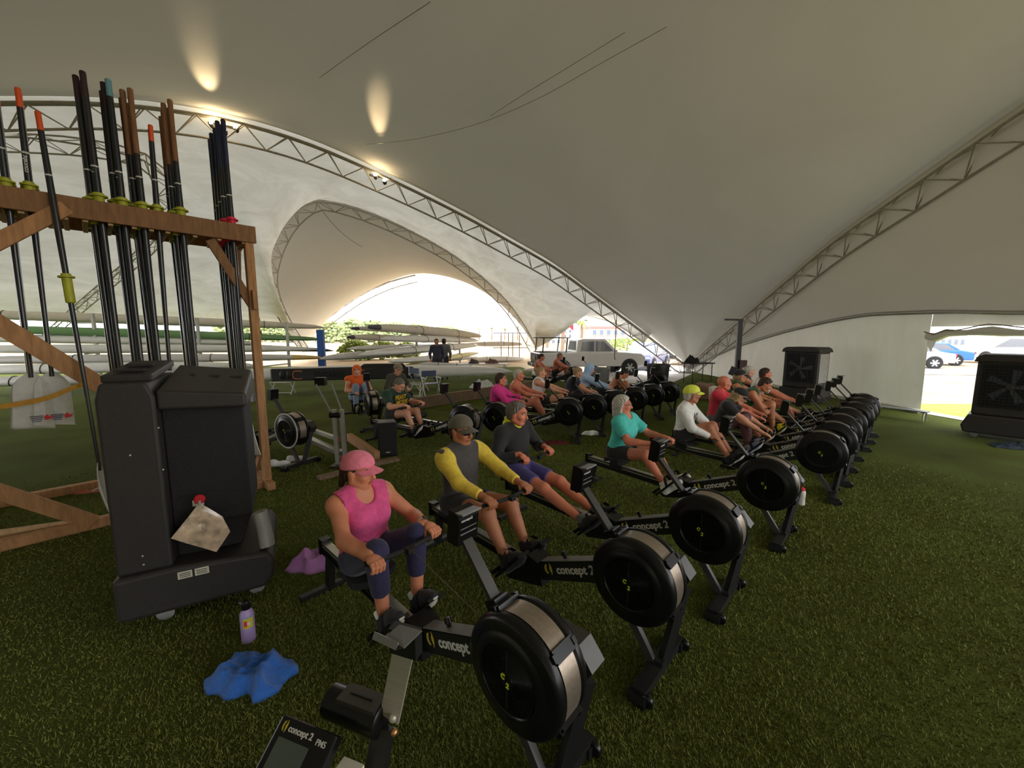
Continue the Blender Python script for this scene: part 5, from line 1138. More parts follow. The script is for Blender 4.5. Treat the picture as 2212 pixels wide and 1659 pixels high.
# shoes by the rack
def loose_shoe(p, rz, label, m):
    A = V(0, 0, .10); fd = V(1, 0, 0); nd = V(0, 0, 1)
    pr = [rc(A - fd * .042 - nd * .048, A + fd * .12 - nd * .055, .041, .043), rc(A + fd * .11 - nd * .056, A + fd * .175 - nd * .060, .042, .028), rc(A - fd * .02, A - nd * .04 - fd * .01, .044, .046)]
    P, Q = solve(pr, .009, .03, [rc(A - fd * .015 + nd * .05, A - fd * .012 - nd * .01, .034, .03)], [(V(0, 0, .012), V(0, 0, -1)), (V(0, 0, .115), V(0, 0, 1))]); o = link('shoe', np_mesh('shoe', [(P, Q, 0)], [m])); o.location = p; o.rotation_euler = (0, 0, rz)
    P, Q = solve([infl(x, .004) for x in pr[:2]], .009, .03, (), [(V(0, 0, 0), V(0, 0, -1)), (V(0, 0, .028), V(0, 0, 1))]); link('sole', np_mesh('sole', [(P, Q, 0)], [M_SOLE]), o); tag(o, label, 'shoe', 'loose shoes by the oar rack')
loose_shoe((-3.50, 5.72, 0), .3, 'cream shoe lying beside the oar rack', C_SHOEW); loose_shoe((-3.36, 5.92, 0), .6, 'cream shoe lying beside the oar rack', C_SHOEW)
crumple('towel', 'small white cloth lying under the second row machines', 'towel', *gnd(1278, 938)[:2], [(.22, .02), (.1, .12), (-.12, .10), (-.22, -.02), (-.05, -.10), (.15, -.08)], C_WHITE, .09, 8)
crumple('towel', 'dark red cloth on the turf under the magenta rower', 'towel', *gnd(1195, 958)[:2], [(.3, .05), (.1, .15), (-.25, .1), (-.3, -.1), (.0, -.12), (.25, -.08)], mat('dark_red_cloth', srgb(92, 22, 26), .9), .05, 9)
crumple('towel', 'dark blue mat bunched by the doorway cooler', 'towel', *gnd(2196, 966)[:2], [(.5, .1), (.2, .3), (-.25, .22), (-.42, -.02), (-.1, -.22), (.4, -.18)], mat('dark_blue_mat', srgb(36, 52, 66), .9), .06, 10)
sd_ = [gnd(206, 1062), gnd(185, 1060)]
for i, g_ in enumerate(sd_): 
    o = MB().prism([(-.13, -.04), (.0, -.045), (.12, -.04), (.14, 0), (.12, .045), (0, .04), (-.12, .035)], (0, 0, 0), (1, 0, 0), (0, 1, 0), .02).obj('flip_flop', mat('coral_sandal', srgb(200, 120, 100), .7)); o.location = g_; o.rotation_euler = (0, 0, .5 + i); MB().tube([(-.02, -.04, .02), (.05, 0, .05), (-.02, .04, .02)], .008, 6).obj('sandal_strap', M_WBL, o); tag(o, 'coral sandal left at the back of the oar rack', 'sandal', 'pair of coral sandals')

# ---- the machine beside the photographer: its monitor faces the camera and carries a phone cradle
fm = thing('monitor_stand', 'training monitor on a post with battery housing and a phone cradle', 'monitor', (-.36, .80, 0))
iv = Matrix.Translation((-.36, .80, 0)).inverted()
MB().beam((0, 0, .04), (0, 0, .76), .06, .05).obj('post', M_DGREY, fm); MB().beam((-.28, 0, .025), (.28, 0, .025), .07, .05).obj('foot_bar', M_BLKM, fm); MB().beam((0, -.28, .025), (0, .28, .025), .07, .05).obj('foot_bar', M_BLKM, fm)
def fl_(p): return iv @ Vector(p)
TL = Vector((-.596, .926, .985)); TR = Vector((-.431, .869, .985)); ex = (TR - TL).normalized(); ey = Vector((ex.y, -ex.x, 0)); ey = ey if ey.y < 0 else -ey; dn = (ey * .80 - Vector((0, 0, .60))).normalized(); nn = ex.cross(-dn)
nn = nn if nn.z > 0 else -nn
def quad(a, w, h, off, th, nm, m, par):
    c = [TL + ex * a[0] + dn * a[1] + nn * off, TL + ex * (a[0] + w) + dn * a[1] + nn * off, TL + ex * (a[0] + w) + dn * (a[1] + h) + nn * off, TL + ex * a[0] + dn * (a[1] + h) + nn * off]; c = [fl_(x) for x in c]; k = [fl_(x - nn * th) - fl_(x) for x in [TL]][0]
    return MB().add(c + [x + k for x in c], [(0, 1, 2, 3), (7, 6, 5, 4), (0, 4, 5, 1), (1, 5, 6, 2), (2, 6, 7, 3), (3, 7, 4, 0)]).obj(nm, m, par)
mo = bevel(quad((0, 0), .175, .17, 0, .035, 'monitor', M_BLKP, fm), .006)
quad((.022, .040), .095, .10, .0015, .002, 'screen', M_SCREEN, mo)
quad((.130, .075), .016, .014, .003, .004, 'button', M_GREYP, mo); quad((.130, .105), .016, .014, .003, .004, 'button', M_GREYP, mo)
M3 = iv.to_3x3()
put_text('lettering', text_mesh('concept 2', .019, M_WHT, .0004, .0006), mo, fl_(TL + ex * .038 + dn * .026 + nn * .001), M3 @ ex, M3 @ (-dn)); put_text('swirl_mark', swirl(M_YEL), mo, fl_(TL + ex * .018 + dn * .028 + nn * .001), M3 @ ex, M3 @ (-dn)).scale = (.2, .3, 1)
put_text('lettering', text_mesh('PM5', .017, M_WHT, .0002, .0006), mo, fl_(TL + ex * .128 + dn * .030 + nn * .001), M3 @ ex, M3 @ (-dn))
ba = Vector((-.50, .985, .965)); bb = Vector((-.335, .925, .965))
MB().tube([fl_(ba), fl_(ba + ex * .004), fl_(bb - ex * .004), fl_(bb)], [.036, .042, .042, .036], 20).obj('battery_housing', M_BLKP, fm, 40)
c_ = (ba + bb) / 2 + ex * .02 + Vector((0, 0, .040)); MB().box(fl_(c_), (.12, .055, .012), (M3 @ Matrix((ex, Vector((-ex.y, ex.x, 0)), (0, 0, 1))).transposed())).obj('housing_lid', M_DGREY, fm); MB().box(fl_(c_ + Vector((0, 0, .008))), (.07, .004, .003), (M3 @ Matrix((ex, Vector((-ex.y, ex.x, 0)), (0, 0, 1))).transposed())).obj('lid_slot', M_BLKM, fm)
MB().sphere(fl_(bb + ex * .03 + Vector((0, 0, .02))), .012, 10, 8).obj('knob', M_SILV, fm, 60); MB().sphere(fl_(bb + ex * .035 + Vector((0, -.01, -.01))), .010, 10, 8).obj('knob', mat('brass', srgb(190, 140, 100), .3, .8), fm, 60)
MB().box(fl_(Vector((-.40, .845, .90))), (.06, .05, .03), (M3 @ Matrix((ex, Vector((-ex.y, ex.x, 0)), (0, 0, 1))).transposed())).obj('port_cover', M_LABEL, fm)
MB().beam(fl_(bb + Vector((.0, .0, -.02))), fl_(Vector((-.36, .80, .72))), .05, .03).obj('monitor_bracket', M_BLKM, fm)
a0 = Vector((-.318, .922, .975)); a1 = Vector((-.262, .898, 1.215)); MB().beam(fl_(a0), fl_(a1), .056, .006, M3 @ Vector((ex.y, -ex.x, 0))).obj('cradle_arm', M_SILV, fm)
MB().beam(fl_(a1 - Vector((0, 0, .03))), fl_(a1 + Vector((0, 0, .035))), .075, .03, M3 @ Vector((ex.y, -ex.x, 0))).obj('cradle_joint', M_BLKM, fm)
pa, pb, pc_, pd = gnd(863, 1349, 1.285), gnd(911, 1362, 1.285), gnd(872, 1400, 1.262), gnd(831, 1376, 1.262)
def slab(nm, pts, th, m):
    n_ = (pts[1] - pts[0]).cross(pts[2] - pts[0]).normalized() * th; c = [fl_(x) for x in pts] + [fl_(x + n_) for x in pts]; return MB().add(c, [(0, 1, 2, 3), (7, 6, 5, 4), (0, 4, 5, 1), (1, 5, 6, 2), (2, 6, 7, 3), (3, 7, 4, 0)]).obj(nm, m, fm)
slab('cradle_plate', [pa, pb, pc_, pd], .004, M_GREYP); le, lf = gnd(806, 1380, 1.255), gnd(857, 1404, 1.255); slab('cradle_lip', [le, lf, lf + Vector((.004, .006, .014)), le + Vector((.004, .006, .014))], .004, M_GREYP); slab('cradle_tray', [le, lf, pc_, pd], .004, M_BLKM)

# ================================================================ BOATS ON RACKS
def paint(name, rgb, rough=.35): return mat(name, srgb(*rgb), rough, var=.05, scale=3, coat=.3)
B_WHITE = paint('white_hull', (222, 220, 216)); B_CREAM = mat('cream_boat_cover', srgb(212, 202, 188), .9, var=.06, scale=4, bump=.3); B_GREEN = paint('green_hull', (110, 150, 96)); B_NAVY = paint('navy_hull', (44, 56, 96)); B_TAN = paint('tan_hull', (206, 176, 110)); B_YEL = paint('pale_yellow_hull', (226, 212, 150)); B_GREYW = paint('grey_white_hull', (196, 192, 190)); B_CARB = mat('carbon_hull', (.014, .014, .016), .45, coat=.2); B_PURP = paint('dark_bow_cap', (66, 60, 78))
RIG = mat('rigger_alu', srgb(120, 118, 116), .4, .7)
def hull_mesh(L, w, h, m, bl=.0, tip=None):
    mb = MB(); rows = []; n = 26
    for i in range(n + 1):
        t = i / n; k = max(.05, math.sin(pi * min(1, max(0, t))) ** .36); row = []
        for j in range(14):
            a = 2 * pi * j / 14; cz = math.sin(a); row.append(Vector((L * t, w * .5 * k * math.cos(a), h * .5 * k * (cz if cz > 0 else cz * .55))))
        rows.append(row)
    mb.grid(rows, True); mb.add([rows[0][j] for j in range(14)], [tuple(range(14))]); mb.add([rows[-1][j] for j in range(14)], [tuple(range(14))]); return mb
BOATS = []
def boat(a, b, w, h, m, label, tipm=None, tip_at=0, group='racing shells on the racks', fin=False, bands=2):
    A, B = (a if isinstance(a, Vector) else at(*a)), (b if isinstance(b, Vector) else at(*b)); d = B - A; L = d.length
    o = hull_mesh(L, w, h, m).obj('racing_shell', m, None, 60); X = d.normalized(); Y = Vector((0, 0, 1)).cross(X).normalized(); Z = X.cross(Y)
    o.matrix_world = Matrix(((X.x, Y.x, Z.x, A.x), (X.y, Y.y, Z.y, A.y), (X.z, Y.z, Z.z, A.z), (0, 0, 0, 1))); tag(o, label, 'boat', group)
    for i in range(bands):
        t = (i + 1) / (bands + 1); k = math.sin(pi * t) ** .36; mb = MB(); mb.tube([(L * t, (w * .5 * k + .006) * math.cos(q * pi / 8), (h * .5 * k + .006) * (math.sin(q * pi / 8) if q <= 8 else .55 * math.sin(q * pi / 8))) for q in range(16)], .012, 5, closed=True); mb.obj('strap', M_RUB, o)
    if tipm:
        mb = MB(); rows = []; t0, t1 = (0, .06) if tip_at == 0 else (.90, 1.0)
        for i in range(7):
            t = lerp(t0, t1, i / 6); k = max(.05, math.sin(pi * t) ** .36); rows.append([Vector((L * t, (w * .5 * k + .004) * math.cos(2 * pi * j / 14), (h * .5 * k + .004) * (math.sin(2 * pi * j / 14) if j < 8 else .55 * math.sin(2 * pi * j / 14)))) for j in range(14)])
        mb.grid(rows, True); mb.obj('bow_cap', tipm, o, 60)
    if fin: MB().prism([(0, 0), (.12, 0), (.10, .14), (.06, .15)], (L * .78, .004, h * .42), (1, 0, 0), (0, 0, 1), .008).obj('fin', M_BLKM, o)
    BOATS.append((A, B, w, h)); return o
boat((794, 707, 17), (1040, 727, 27), .72, .62, B_CREAM, 'cream-covered shell with dark bow cap on the top arms of the middle rack', B_PURP, 0)
boat((758, 710, 18.5), (940, 716, 25), .45, .40, B_GREYW, 'thin grey shell with dark bow ball beside the cream-covered top boat', B_PURP, 0)
boat((750, 729, 18.0), (905, 735, 24), .50, .44, B_CREAM, 'covered shell with dark tip on the second arms of the middle rack', B_PURP, 0)
boat((820, 733, 17), (1034, 736, 27), .62, .50, B_WHITE, 'white shell with blunt bow on the second arms of the middle rack')
boat((748, 754, 18), (1015, 749, 27), .50, .40, B_WHITE, 'slim white shell on the third arms of the middle rack')
boat((772, 768, 16), (1032, 746, 26), .62, .52, B_WHITE, 'broad white shell sloping up to the right on the third arms')
boat((690, 776, 15.2), (915, 760, 22), .60, .46, B_GREYW, 'pale shell with a long pointed bow behind the black boat')
boat((838, 782, 15.5), (1032, 772, 26), .55, .42, B_WHITE, 'white shell on the lowest arms of the middle rack')
boat((860, 796, 16.5), (1034, 762, 25), .5, .36, B_YEL, 'pale yellow shell on the lowest arms behind the standing pair')
GLB = 'racing shells behind the oars'
boat((-260, 674, 13), (705, 708, 20), .60, .50, B_CREAM, 'long cream shell on the topmost arms behind the oars', None, 0, GLB, True, 4)
boat((-200, 708, 13), (702, 734, 19.5), .50, .44, B_GREEN, 'green shell on the second arms behind the oars', None, 0, GLB, True, 3)
boat((-200, 730, 13), (560, 742, 18), .50, .42, B_WHITE, 'white shell just below the green one', None, 0, GLB, True, 3)
boat((250, 744, 16), (722, 758, 19.5), .42, .36, B_NAVY, 'navy shell pointing past the blue post', None, 0, GLB)
boat((-200, 757, 12.5), (690, 755, 18.5), .50, .44, B_WHITE, 'white shell on the middle arms below the navy one', None, 0, GLB, False, 3)
boat((-200, 782, 12.5), (700, 773, 17), .50, .42, B_GREYW, 'pale shell with tan bow on the lower arms', B_TAN, 1, GLB)
boat((-200, 806, 12), (560, 790, 15.5), .55, .46, B_WHITE, 'white shell on the lowest arms behind the oars', None, 0, GLB)
boat((-200, 832, 11.6), (420, 818, 14), .55, .42, B_GREYW, 'grey-white shell on ground slings behind the hanging blades', None, 0, GLB)
_g = gnd(1100, 778)
boat(_g + Vector((-3.2, -.1, 1.14)), _g + Vector((1.0, .3, 1.14)), .7, .5, B_WHITE, 'far white shell on the rusty frame rack', None, 0, 'far shells on the rusty rack'); boat(_g + Vector((-3.0, -1.2, .09)), _g + Vector((1.2, -.6, .09)), .7, .5, B_WHITE, 'far low shell beside the rusty rack', None, 0, 'far shells on the rusty rack')
boat((1130, 800, 16.5), (1290, 815, 16.8), .5, .36, paint('pale_pink_hull', (226, 206, 204)), 'pale pink shell lying beside the back row rowers', None, 0, 'low shells by the turf edge')
boat((905, 787, 15.5), (1025, 794, 16), .34, .26, B_GREYW, 'slim grey shell with black tip behind the white bow', B_CARB, 1, 'low shells by the turf edge')
# the rigged shell on slings, cockpit turned to the camera
A, B = at(425, 815, 12.6), at(1108, 803, 14.6); d = B - A; L = d.length; X = d.normalized(); Y = Vector((0, 0, 1)).cross(X).normalized(); Z = X.cross(Y)
o = hull_mesh(L, .62, .62, B_WHITE).obj('rigged_shell', B_WHITE, None, 60); o.matrix_world = Matrix(((X.x, Y.x, Z.x, A.x), (X.y, Y.y, Z.y, A.y), (X.z, Y.z, Z.z, A.z), (0, 0, 0, 1))); tag(o, 'long white shell on slings with its black cockpit turned to the rowers', 'boat')
x0, x1 = L * .22, L * .655
ck2 = bevel(MB().box(((x0 + x1) / 2, -.25, .06), (x1 - x0, .20, .40)).obj('cockpit', B_CARB, o), .04)
MB().prism([(0, 0), (1.6, .02), (1.75, .12), (3.0, .12), (3.1, 0)], (x0 + 1.1, -.20, .26), (1, 0, 0), (0, 0, 1), .12).obj('splashboard', B_CARB, o)
M_SO = mat('orange_edge', srgb(205, 120, 86), .5)
for xx in (x0 + .82, x0 + 2.75):
    MB().tube(smooth_path([(xx + .12, -.36, .17), (xx - .10, -.36, .17), (xx - .16, -.36, .05), (xx - .10, -.36, -.07), (xx + .12, -.36, -.07)], 4), .016, 6).obj('foot_stretcher', M_SO, o, 60)
for xx in (x0 + .35, x0 + .55): MB().sphere((xx, -.37, .06), .10, 10, 8, (.8, .35, 1.4)).obj('shoe_cup', M_BLKM, o, 60)
MB().box((x0 + 1.75, -.357, .05), (.9, .02, .20)).obj('seat_deck', M_CDRK, o)
MB().lathe([(.07, 0), (.08, .01), (.07, .02)], (x0 + 1.8, -.37, .05), (0, -1, 0), 18).obj('hatch', M_DGREY, o, 50)
# slings under it
M_WPIPE = mat('white_pipe', srgb(224, 222, 218), .5)
def sling(x, y, label, wdt=.5, h=.42, m=M_WPIPE):
    t = thing('boat_sling', label, 'sling', (x, y, 0), .1)
    for sx in (-1, 1):
        MB().tube([(sx * wdt / 2, -.18, .0), (sx * wdt / 2, .18, h)], .016, 8).obj('leg', m, t, 50); MB().tube([(sx * wdt / 2, .18, .0), (sx * wdt / 2, -.18, h)], .016, 8).obj('leg', m, t, 50)
    for yy, zz in ((-.18, h), (.18, h), (-.15, .06)): MB().tube([(-wdt / 2, yy, zz), (wdt / 2, yy, zz)], .014, 8).obj('rail', m, t, 50)
    return t
p = gnd(612, 851); sling(p.x, p.y, 'low white sling under the black cockpit near the rack post', .62, .40); p = gnd(890, 858); sling(p.x, p.y, 'low white sling under the bow beside the folding chair', .5, .42)
# racks carrying the boats
M_RACK = mat('galvanised_rack', srgb(186, 184, 182), .6, .2); M_BLUEP = mat('blue_pad', srgb(46, 92, 172), .6); M_RUST = mat('rusty_frame', srgb(150, 112, 92), .8, var=.2)
def boat_rack(idx, ts, label, post=M_RACK):
    p0 = BOATS[idx[0]][0].lerp(BOATS[idx[0]][1], ts[0]); t = thing('boat_rack', label, 'rack', (p0.x, p0.y + .45, 0))
    for tt in ts:
        q = [BOATS[i][0].lerp(BOATS[i][1], tt) for i in idx]; c = sum(q, Vector()) / len(q); pz = max(k.z for k in q) + .2
        back = Vector((c.x, c.y + .55, 0)) - t.location; MB().beam(back, back + Vector((0, 0, pz)), .09, .09).obj('post', post, t)
        for i, k in zip(idx, q):
            hk = BOATS[i][3] * .30; a_ = Vector((back.x, back.y, k.z - hk)); b_ = Vector((k.x, k.y - .2, k.z - hk)) - Vector((t.location.x, t.location.y, 0)); MB().beam(a_, b_, .05, .05).obj('arm', post, t)
boat_rack([0, 3, 5, 7], (.28, .72), 'middle boat rack with galvanised arms'); boat_rack([9, 10, 13, 15], (.35, .62, .9), 'left boat rack behind the hanging oars')
pp_ = at(693, 735, 17.5); o = MB().beam((0, 0, 0), (0, 0, 2.12), .28, .22).obj('padded_post', M_BLUEP); o.location = (pp_.x, pp_.y, 0); tag(bevel(o, .03), 'blue padded post between the two boat racks', 'post')
rr_ = thing('frame_rack', 'rusty open frame rack standing by the field', 'rack', tuple(gnd(1100, 778))); 
for dx, dy in ((-.6, 0), (-.05, .2), (.25, -.1), (.75, .1)): MB().tube([(dx, dy, 0), (dx, dy, 2.0)], .03, 8).obj('post', M_RUST, rr_, 50)
for z_ in (.9, 1.98): MB().tube([(-1.2, 0, z_), (1.4, .05, z_)], .025, 8).obj('rail', M_RUST, rr_, 50)

# ================================================================ CHAIRS, TABLES, BINS
def chair(x, y, rz, label):
    t = thing('folding_chair', label, 'chair', (x, y, 0), rz); mb = MB().box((0, 0, .43), (.44, .40, .02)).obj('seat', B_NAVY, t); MB().box((0, .21, .72), (.46, .02, .18)).obj('backrest', B_NAVY, t)
    for sx in (-.24, .24):
        MB().tube([(sx, -.22, 0), (sx, .20, .60)], .014, 8).obj('leg', M_WPIPE, t, 50); MB().tube([(sx, .22, 0), (sx, -.20, .60)], .014, 8).obj('leg', M_WPIPE, t, 50); MB().tube([(sx, .22, .55), (sx, .22, .84)], .014, 8).obj('back_post', M_WPIPE, t, 50); MB().box((sx, 0, .61), (.05, .46, .025)).obj('armrest', M_WPIPE, t)
    return t
p = gnd(932, 858); chair(p.x, p.y, .5, 'white folding chair with navy seat beside the shell bow')
p = gnd(905, 850); chair(p.x - .1, p.y + .5, 2.6, 'folding chair half hidden behind the navy-seated one')
def table(x, y, rz, w, dp, h, label, m, lm):
    t = thing('folding_table', label, 'table', (x, y, 0), rz); MB().box((0, 0, h), (w, dp, .04)).obj('tabletop', m, t)
    for sx in (-1, 1):
        for sy in (-1, 1): MB().tube([(sx * w * .42, sy * dp * .4, 0), (sx * w * .42, sy * dp * .4, h)], .016, 8).obj('leg', lm, t, 50)
    return t
p = at(1045, 786, 17.5); table(p.x, p.y, -.1, 2.2, .7, p.z, 'pale folding table with bags beside the far shells', M_WPIPE, M_RACK); TZ = p.z + .02
for dx, lab, m, s_ in ((-.45, 'dark grey bag on the pale table', cloth('dark_bag', (70, 60, 60)), .24), (.35, 'brown bag on the pale table', cloth('brown_bag', (96, 64, 56)), .30)):
    o = crumple('bag', lab, 'bag', p.x + dx, p.y, [(s_, 0), (s_ * .6, .2), (-s_ * .6, .2), (-s_, 0), (-s_ * .5, -.2), (s_ * .5, -.2)], m, .22, 11, .9); o.location.z = TZ
p = gnd(1506, 826); t = table(p.x, p.y, .3, 1.1, .6, .78, 'black folding table at the truss foot', M_BLKM, M_BLKM)
o = crumple('jacket', 'dark jacket heaped on the black table', 'jacket', p.x - .25, p.y, [(.3, 0), (.2, .2), (-.25, .18), (-.32, -.05), (0, -.2)], C_BLK, .30, 12, .6); o.location.z = .80
def bin_(p, r, h, m, label):
    t = thing('rubbish_bin', label, 'bin', (p.x, p.y, 0)); MB().lathe([(0, 0), (r * .82, 0), (r, h * .92), (r * 1.06, h * .92), (r * 1.06, h), (r * .96, h), (r * .8, .03), (0, .03)], (0, 0, 0), (0, 0, 1), 24).obj('tub', m, t, 40)
    for s_ in (-1, 1): MB().tube([(s_ * r, -.08, h * .8), (s_ * (r + .05), -.06, h * .78), (s_ * (r + .05), .06, h * .78), (s_ * r, .08, h * .8)], .015, 6).obj('handle', m, t, 50)
bin_(at(1420, 830, 13.2), .36, .95, M_BLKM, 'black round bin behind an unused machine'); bin_(at(1297, 840, 13.6), .30, .80, M_GREYP, 'grey bin beside the pickup front wheel')
def paper_bag(p, label, m, s_=1): 
    o = MB().prism([(-.2, 0), (.2, 0), (.26, .5), (.1, .46), (-.08, .52), (-.24, .47)], (0, .12, 0), (1, 0, 0), (0, 0, 1), .24).obj('bag', m); o.location = (p.x, p.y, 0); o.scale = (s_, s_, s_); tag(bevel(o, .03), label, 'bag')
paper_bag(gnd(1520, 862), 'crumpled brown paper bag near the tent wall', cloth('brown_paper', (120, 92, 70))); paper_bag(gnd(1548, 868), 'pale plastic bag slumped against the tent wall', cloth('pale_plastic', (196, 190, 180)), .9)
# upright black post with arm and monitor
p = gnd(1588, 872); t = thing('upright_machine', 'tall black upright training post with a top arm and monitor', 'post', (p.x, p.y, 0), -.2)
MB().beam((0, 0, .0), (-.02, 0, 2.35), .12, .10).obj('mast', M_BLKM, t); MB().beam((0, 0, 2.33), (-.42, 0, 2.34), .06, .05).obj('top_arm', M_BLKM, t); MB().box((.10, -.06, 1.10), (.18, .12, .26)).obj('handle_box', mat('dark_red_case', srgb(70, 30, 34), .5), t); MB().box((-.14, -.1, .92), (.20, .06, .24), Matrix.Rotation(.4, 3, 'Y')).obj('monitor', M_BLKP, t); MB().box((0, 0, .03), (.6, .5, .06)).obj('base', M_BLKM, t); MB().beam((-.05, -.05, .80), (.14, -.10, .15), .05, .05).obj('strut', M_GREYP, t)
p = gnd(1932, 902); t = thing('low_bench', 'low metal bench at the foot of the white wall', 'bench', (p.x, p.y, 0), -1.0)
MB().box((0, 0, .22), (1.1, .28, .03)).obj('seat', M_GREYP, t); [MB().tube([(sx, -.12, 0), (sx, -.12, .22), (sx, .12, .22), (sx, .12, 0)], .012, 6).obj('leg', M_ALU, t, 50) for sx in (-.5, .5)]
p = gnd(1060, 838); crumple('bag', 'white and black gear bag on the turf below the shell bow', 'bag', p.x - .3, p.y, [(.5, 0), (.3, .25), (-.3, .25), (-.5, 0), (-.2, -.25), (.3, -.2)], C_WHITE, .30, 14, .5); o = crumple('bag', 'pale teal bag next to the gear bag', 'bag', p.x + .45, p.y + .1, [(.25, 0), (.1, .2), (-.2, .18), (-.25, -.1), (.1, -.18)], cloth('teal_bag', (120, 170, 180)), .26, 15, .6)
p = gnd(548, 866); crumple('bag', 'grey cloth bundle on the turf behind the rack post', 'bag', p.x, p.y, [(.25, 0), (.1, .2), (-.2, .18), (-.25, -.1), (.1, -.18)], cloth('grey_bundle', (110, 114, 116)), .34, 16, .6)
# hanging rope below the long truss
a = at(1331, 690, 18.2); o = MB().tube(smooth_path([a, a + Vector((0, 0, -.9)), a + Vector((-.02, 0, -1.7)), a + Vector((.05, 0, -1.78))], 5), .018, 6).obj('hanging_rope', M_ROPE, None, 60); tag(o, 'brown rope hanging from the roof truss in front of the pickup', 'rope')
# ================================================================ STANDING PAIR AND SITTING WOMAN
def stand(x, y, yaw, label, look): person('person', label, dict(hip=(0, .93), sh=(.01, 1.42), head=(-.02, 1.62), hR=(-.06, .24, .82), hL=(-.06, -.24, .82), kR=(-.03, .10, .50), kL=(.0, -.10, .50), aR=(.03, .11, .09), aL=(.05, -.11, .09), fd=(-1, 0, 0), eR=(.05, .27, 1.13), eL=(.05, -.27, 1.13)), look, (x, y, 0), yaw, False)
stand(-3.08, 16.4, 1.9, 'standing onlooker in dark jacket talking among the boat racks', dict(skin=S_BRN, hair=('short', H_BLACK), top=('long', C_NAVYT, .95), pants=('jeans', C_NAVYT, .97), shoes=C_SHOEB)); stand(-2.86, 16.9, -1.6, 'taller onlooker in grey top behind the dark jacket', dict(skin=S_TAN, hair=('short', H_BLACK), top=('long', C_GREY, .95), pants=('jeans', C_NAVYT, .97), shoes=C_SHOEB, s=1.03))
ps = rower(0, .50, -.10, .94, -.20, 1.12, -.42, .62, -.46, .52, ax=-.42, az=.09, hy=.12, fd=(-1, 0, 0), hyaw=-.2, hpitch=-.25)
person('person', 'woman in beige cap and olive jacket sitting behind the rowers', ps, dict(skin=S_FAIR, f=True, hair=('pony', H_BROWN), cap=(C_BROWN,), top=('long', C_OLIV, .95), pants=('jeans', C_BLK, .95), shoes=C_SHOEB), (-2.85, 9.6, 0), 2.4, False)
t = thing('stool', 'low black stool under the woman in the olive jacket', 'stool', (-2.85, 9.6, 0)); MB().lathe([(0, 0), (.17, 0), (.18, .02), (.17, .04), (0, .04)], (0, 0, .34), (0, 0, 1), 18).obj('seat', M_BLKM, t, 50); [MB().tube([(.10 * math.cos(a), .10 * math.sin(a), .34), (.18 * math.cos(a), .18 * math.sin(a), 0)], .014, 6).obj('leg', M_BLKM, t) for a in (.5, 2.6, 4.7)]

# ================================================================ VEHICLES
V_WHITE = mat('white_car_paint', srgb(232, 228, 226), .25, coat=.6, var=.02); V_BLUE = mat('blue_car_paint', srgb(34, 110, 214), .25, coat=.6, var=.02); V_DBLUE = mat('slate_blue_paint', srgb(92, 102, 150), .25, coat=.6, var=.02); V_GLASS = mat('car_glass', srgb(120, 126, 138), .1, coat=.5); V_TYRE = mat('tyre', (.02, .02, .02), .8); V_RIM = mat('alloy_rim', srgb(206, 206, 208), .3, .6); V_RED = mat('tail_light', srgb(220, 40, 60), .3); V_BLK = mat('black_trim', (.03, .03, .032), .5)
def wheel(par, x, y, r, w, s):
    t = MB().lathe([(r * .62, -w / 2), (r * .95, -w / 2), (r, -w * .3), (r, w * .3), (r * .95, w / 2), (r * .62, w / 2)], (x, y, r), (0, 1, 0), 24).obj('tyre', V_TYRE, par, 40); rm = MB().lathe([(r * .64, .0), (r * .60, -.02), (r * .10, -.01), (0, -.02)], (x, y + s * w * .42, r), (0, -s, 0), 20).obj('rim', V_BLK, t, 50)
    for i in range(6):
        a = i * pi / 3; MB().beam((x, y + s * w * .5, r), (x + math.cos(a) * r * .6, y + s * w * .48, r + math.sin(a) * r * .6), .07, .03, Vector((0, 1, 0))).obj('spoke', V_RIM, t)
def vehicle(name, label, loc, rz, sc, prof, cab, wins, wid, m, wx, wr, extra=None):
    t = thing(name, label, 'car' if name != 'pickup_truck' else 'truck', loc, rz, None); t.scale = (sc, sc, sc)
    bevel(MB().prism(prof, (0, wid / 2, 0), (1, 0, 0), (0, 0, 1), wid).obj('body', m, t), .09, 3); bevel(MB().prism(cab, (0, wid * .44, 0), (1, 0, 0), (0, 0, 1), wid * .88).obj('cabin', m, t), .07, 3)
    for s in (-1, 1):
        for w in wins: MB().prism(w, (0, s * (wid * .442) + (.006 if s > 0 else .006), 0), (1, 0, 0), (0, 0, 1), .012).obj('side_window', V_GLASS, t)
        for x in wx:
            MB().lathe([(0, .01), (wr * 1.14, .01), (wr * 1.14, 0)], (x, s * wid / 2, wr * 1.02), (0, s, 0), 24).obj('wheel_arch', V_BLK, t, 40); wheel(t, x, s * (wid / 2 - .06), wr, .24, s)
    if extra: extra(t)
    return t
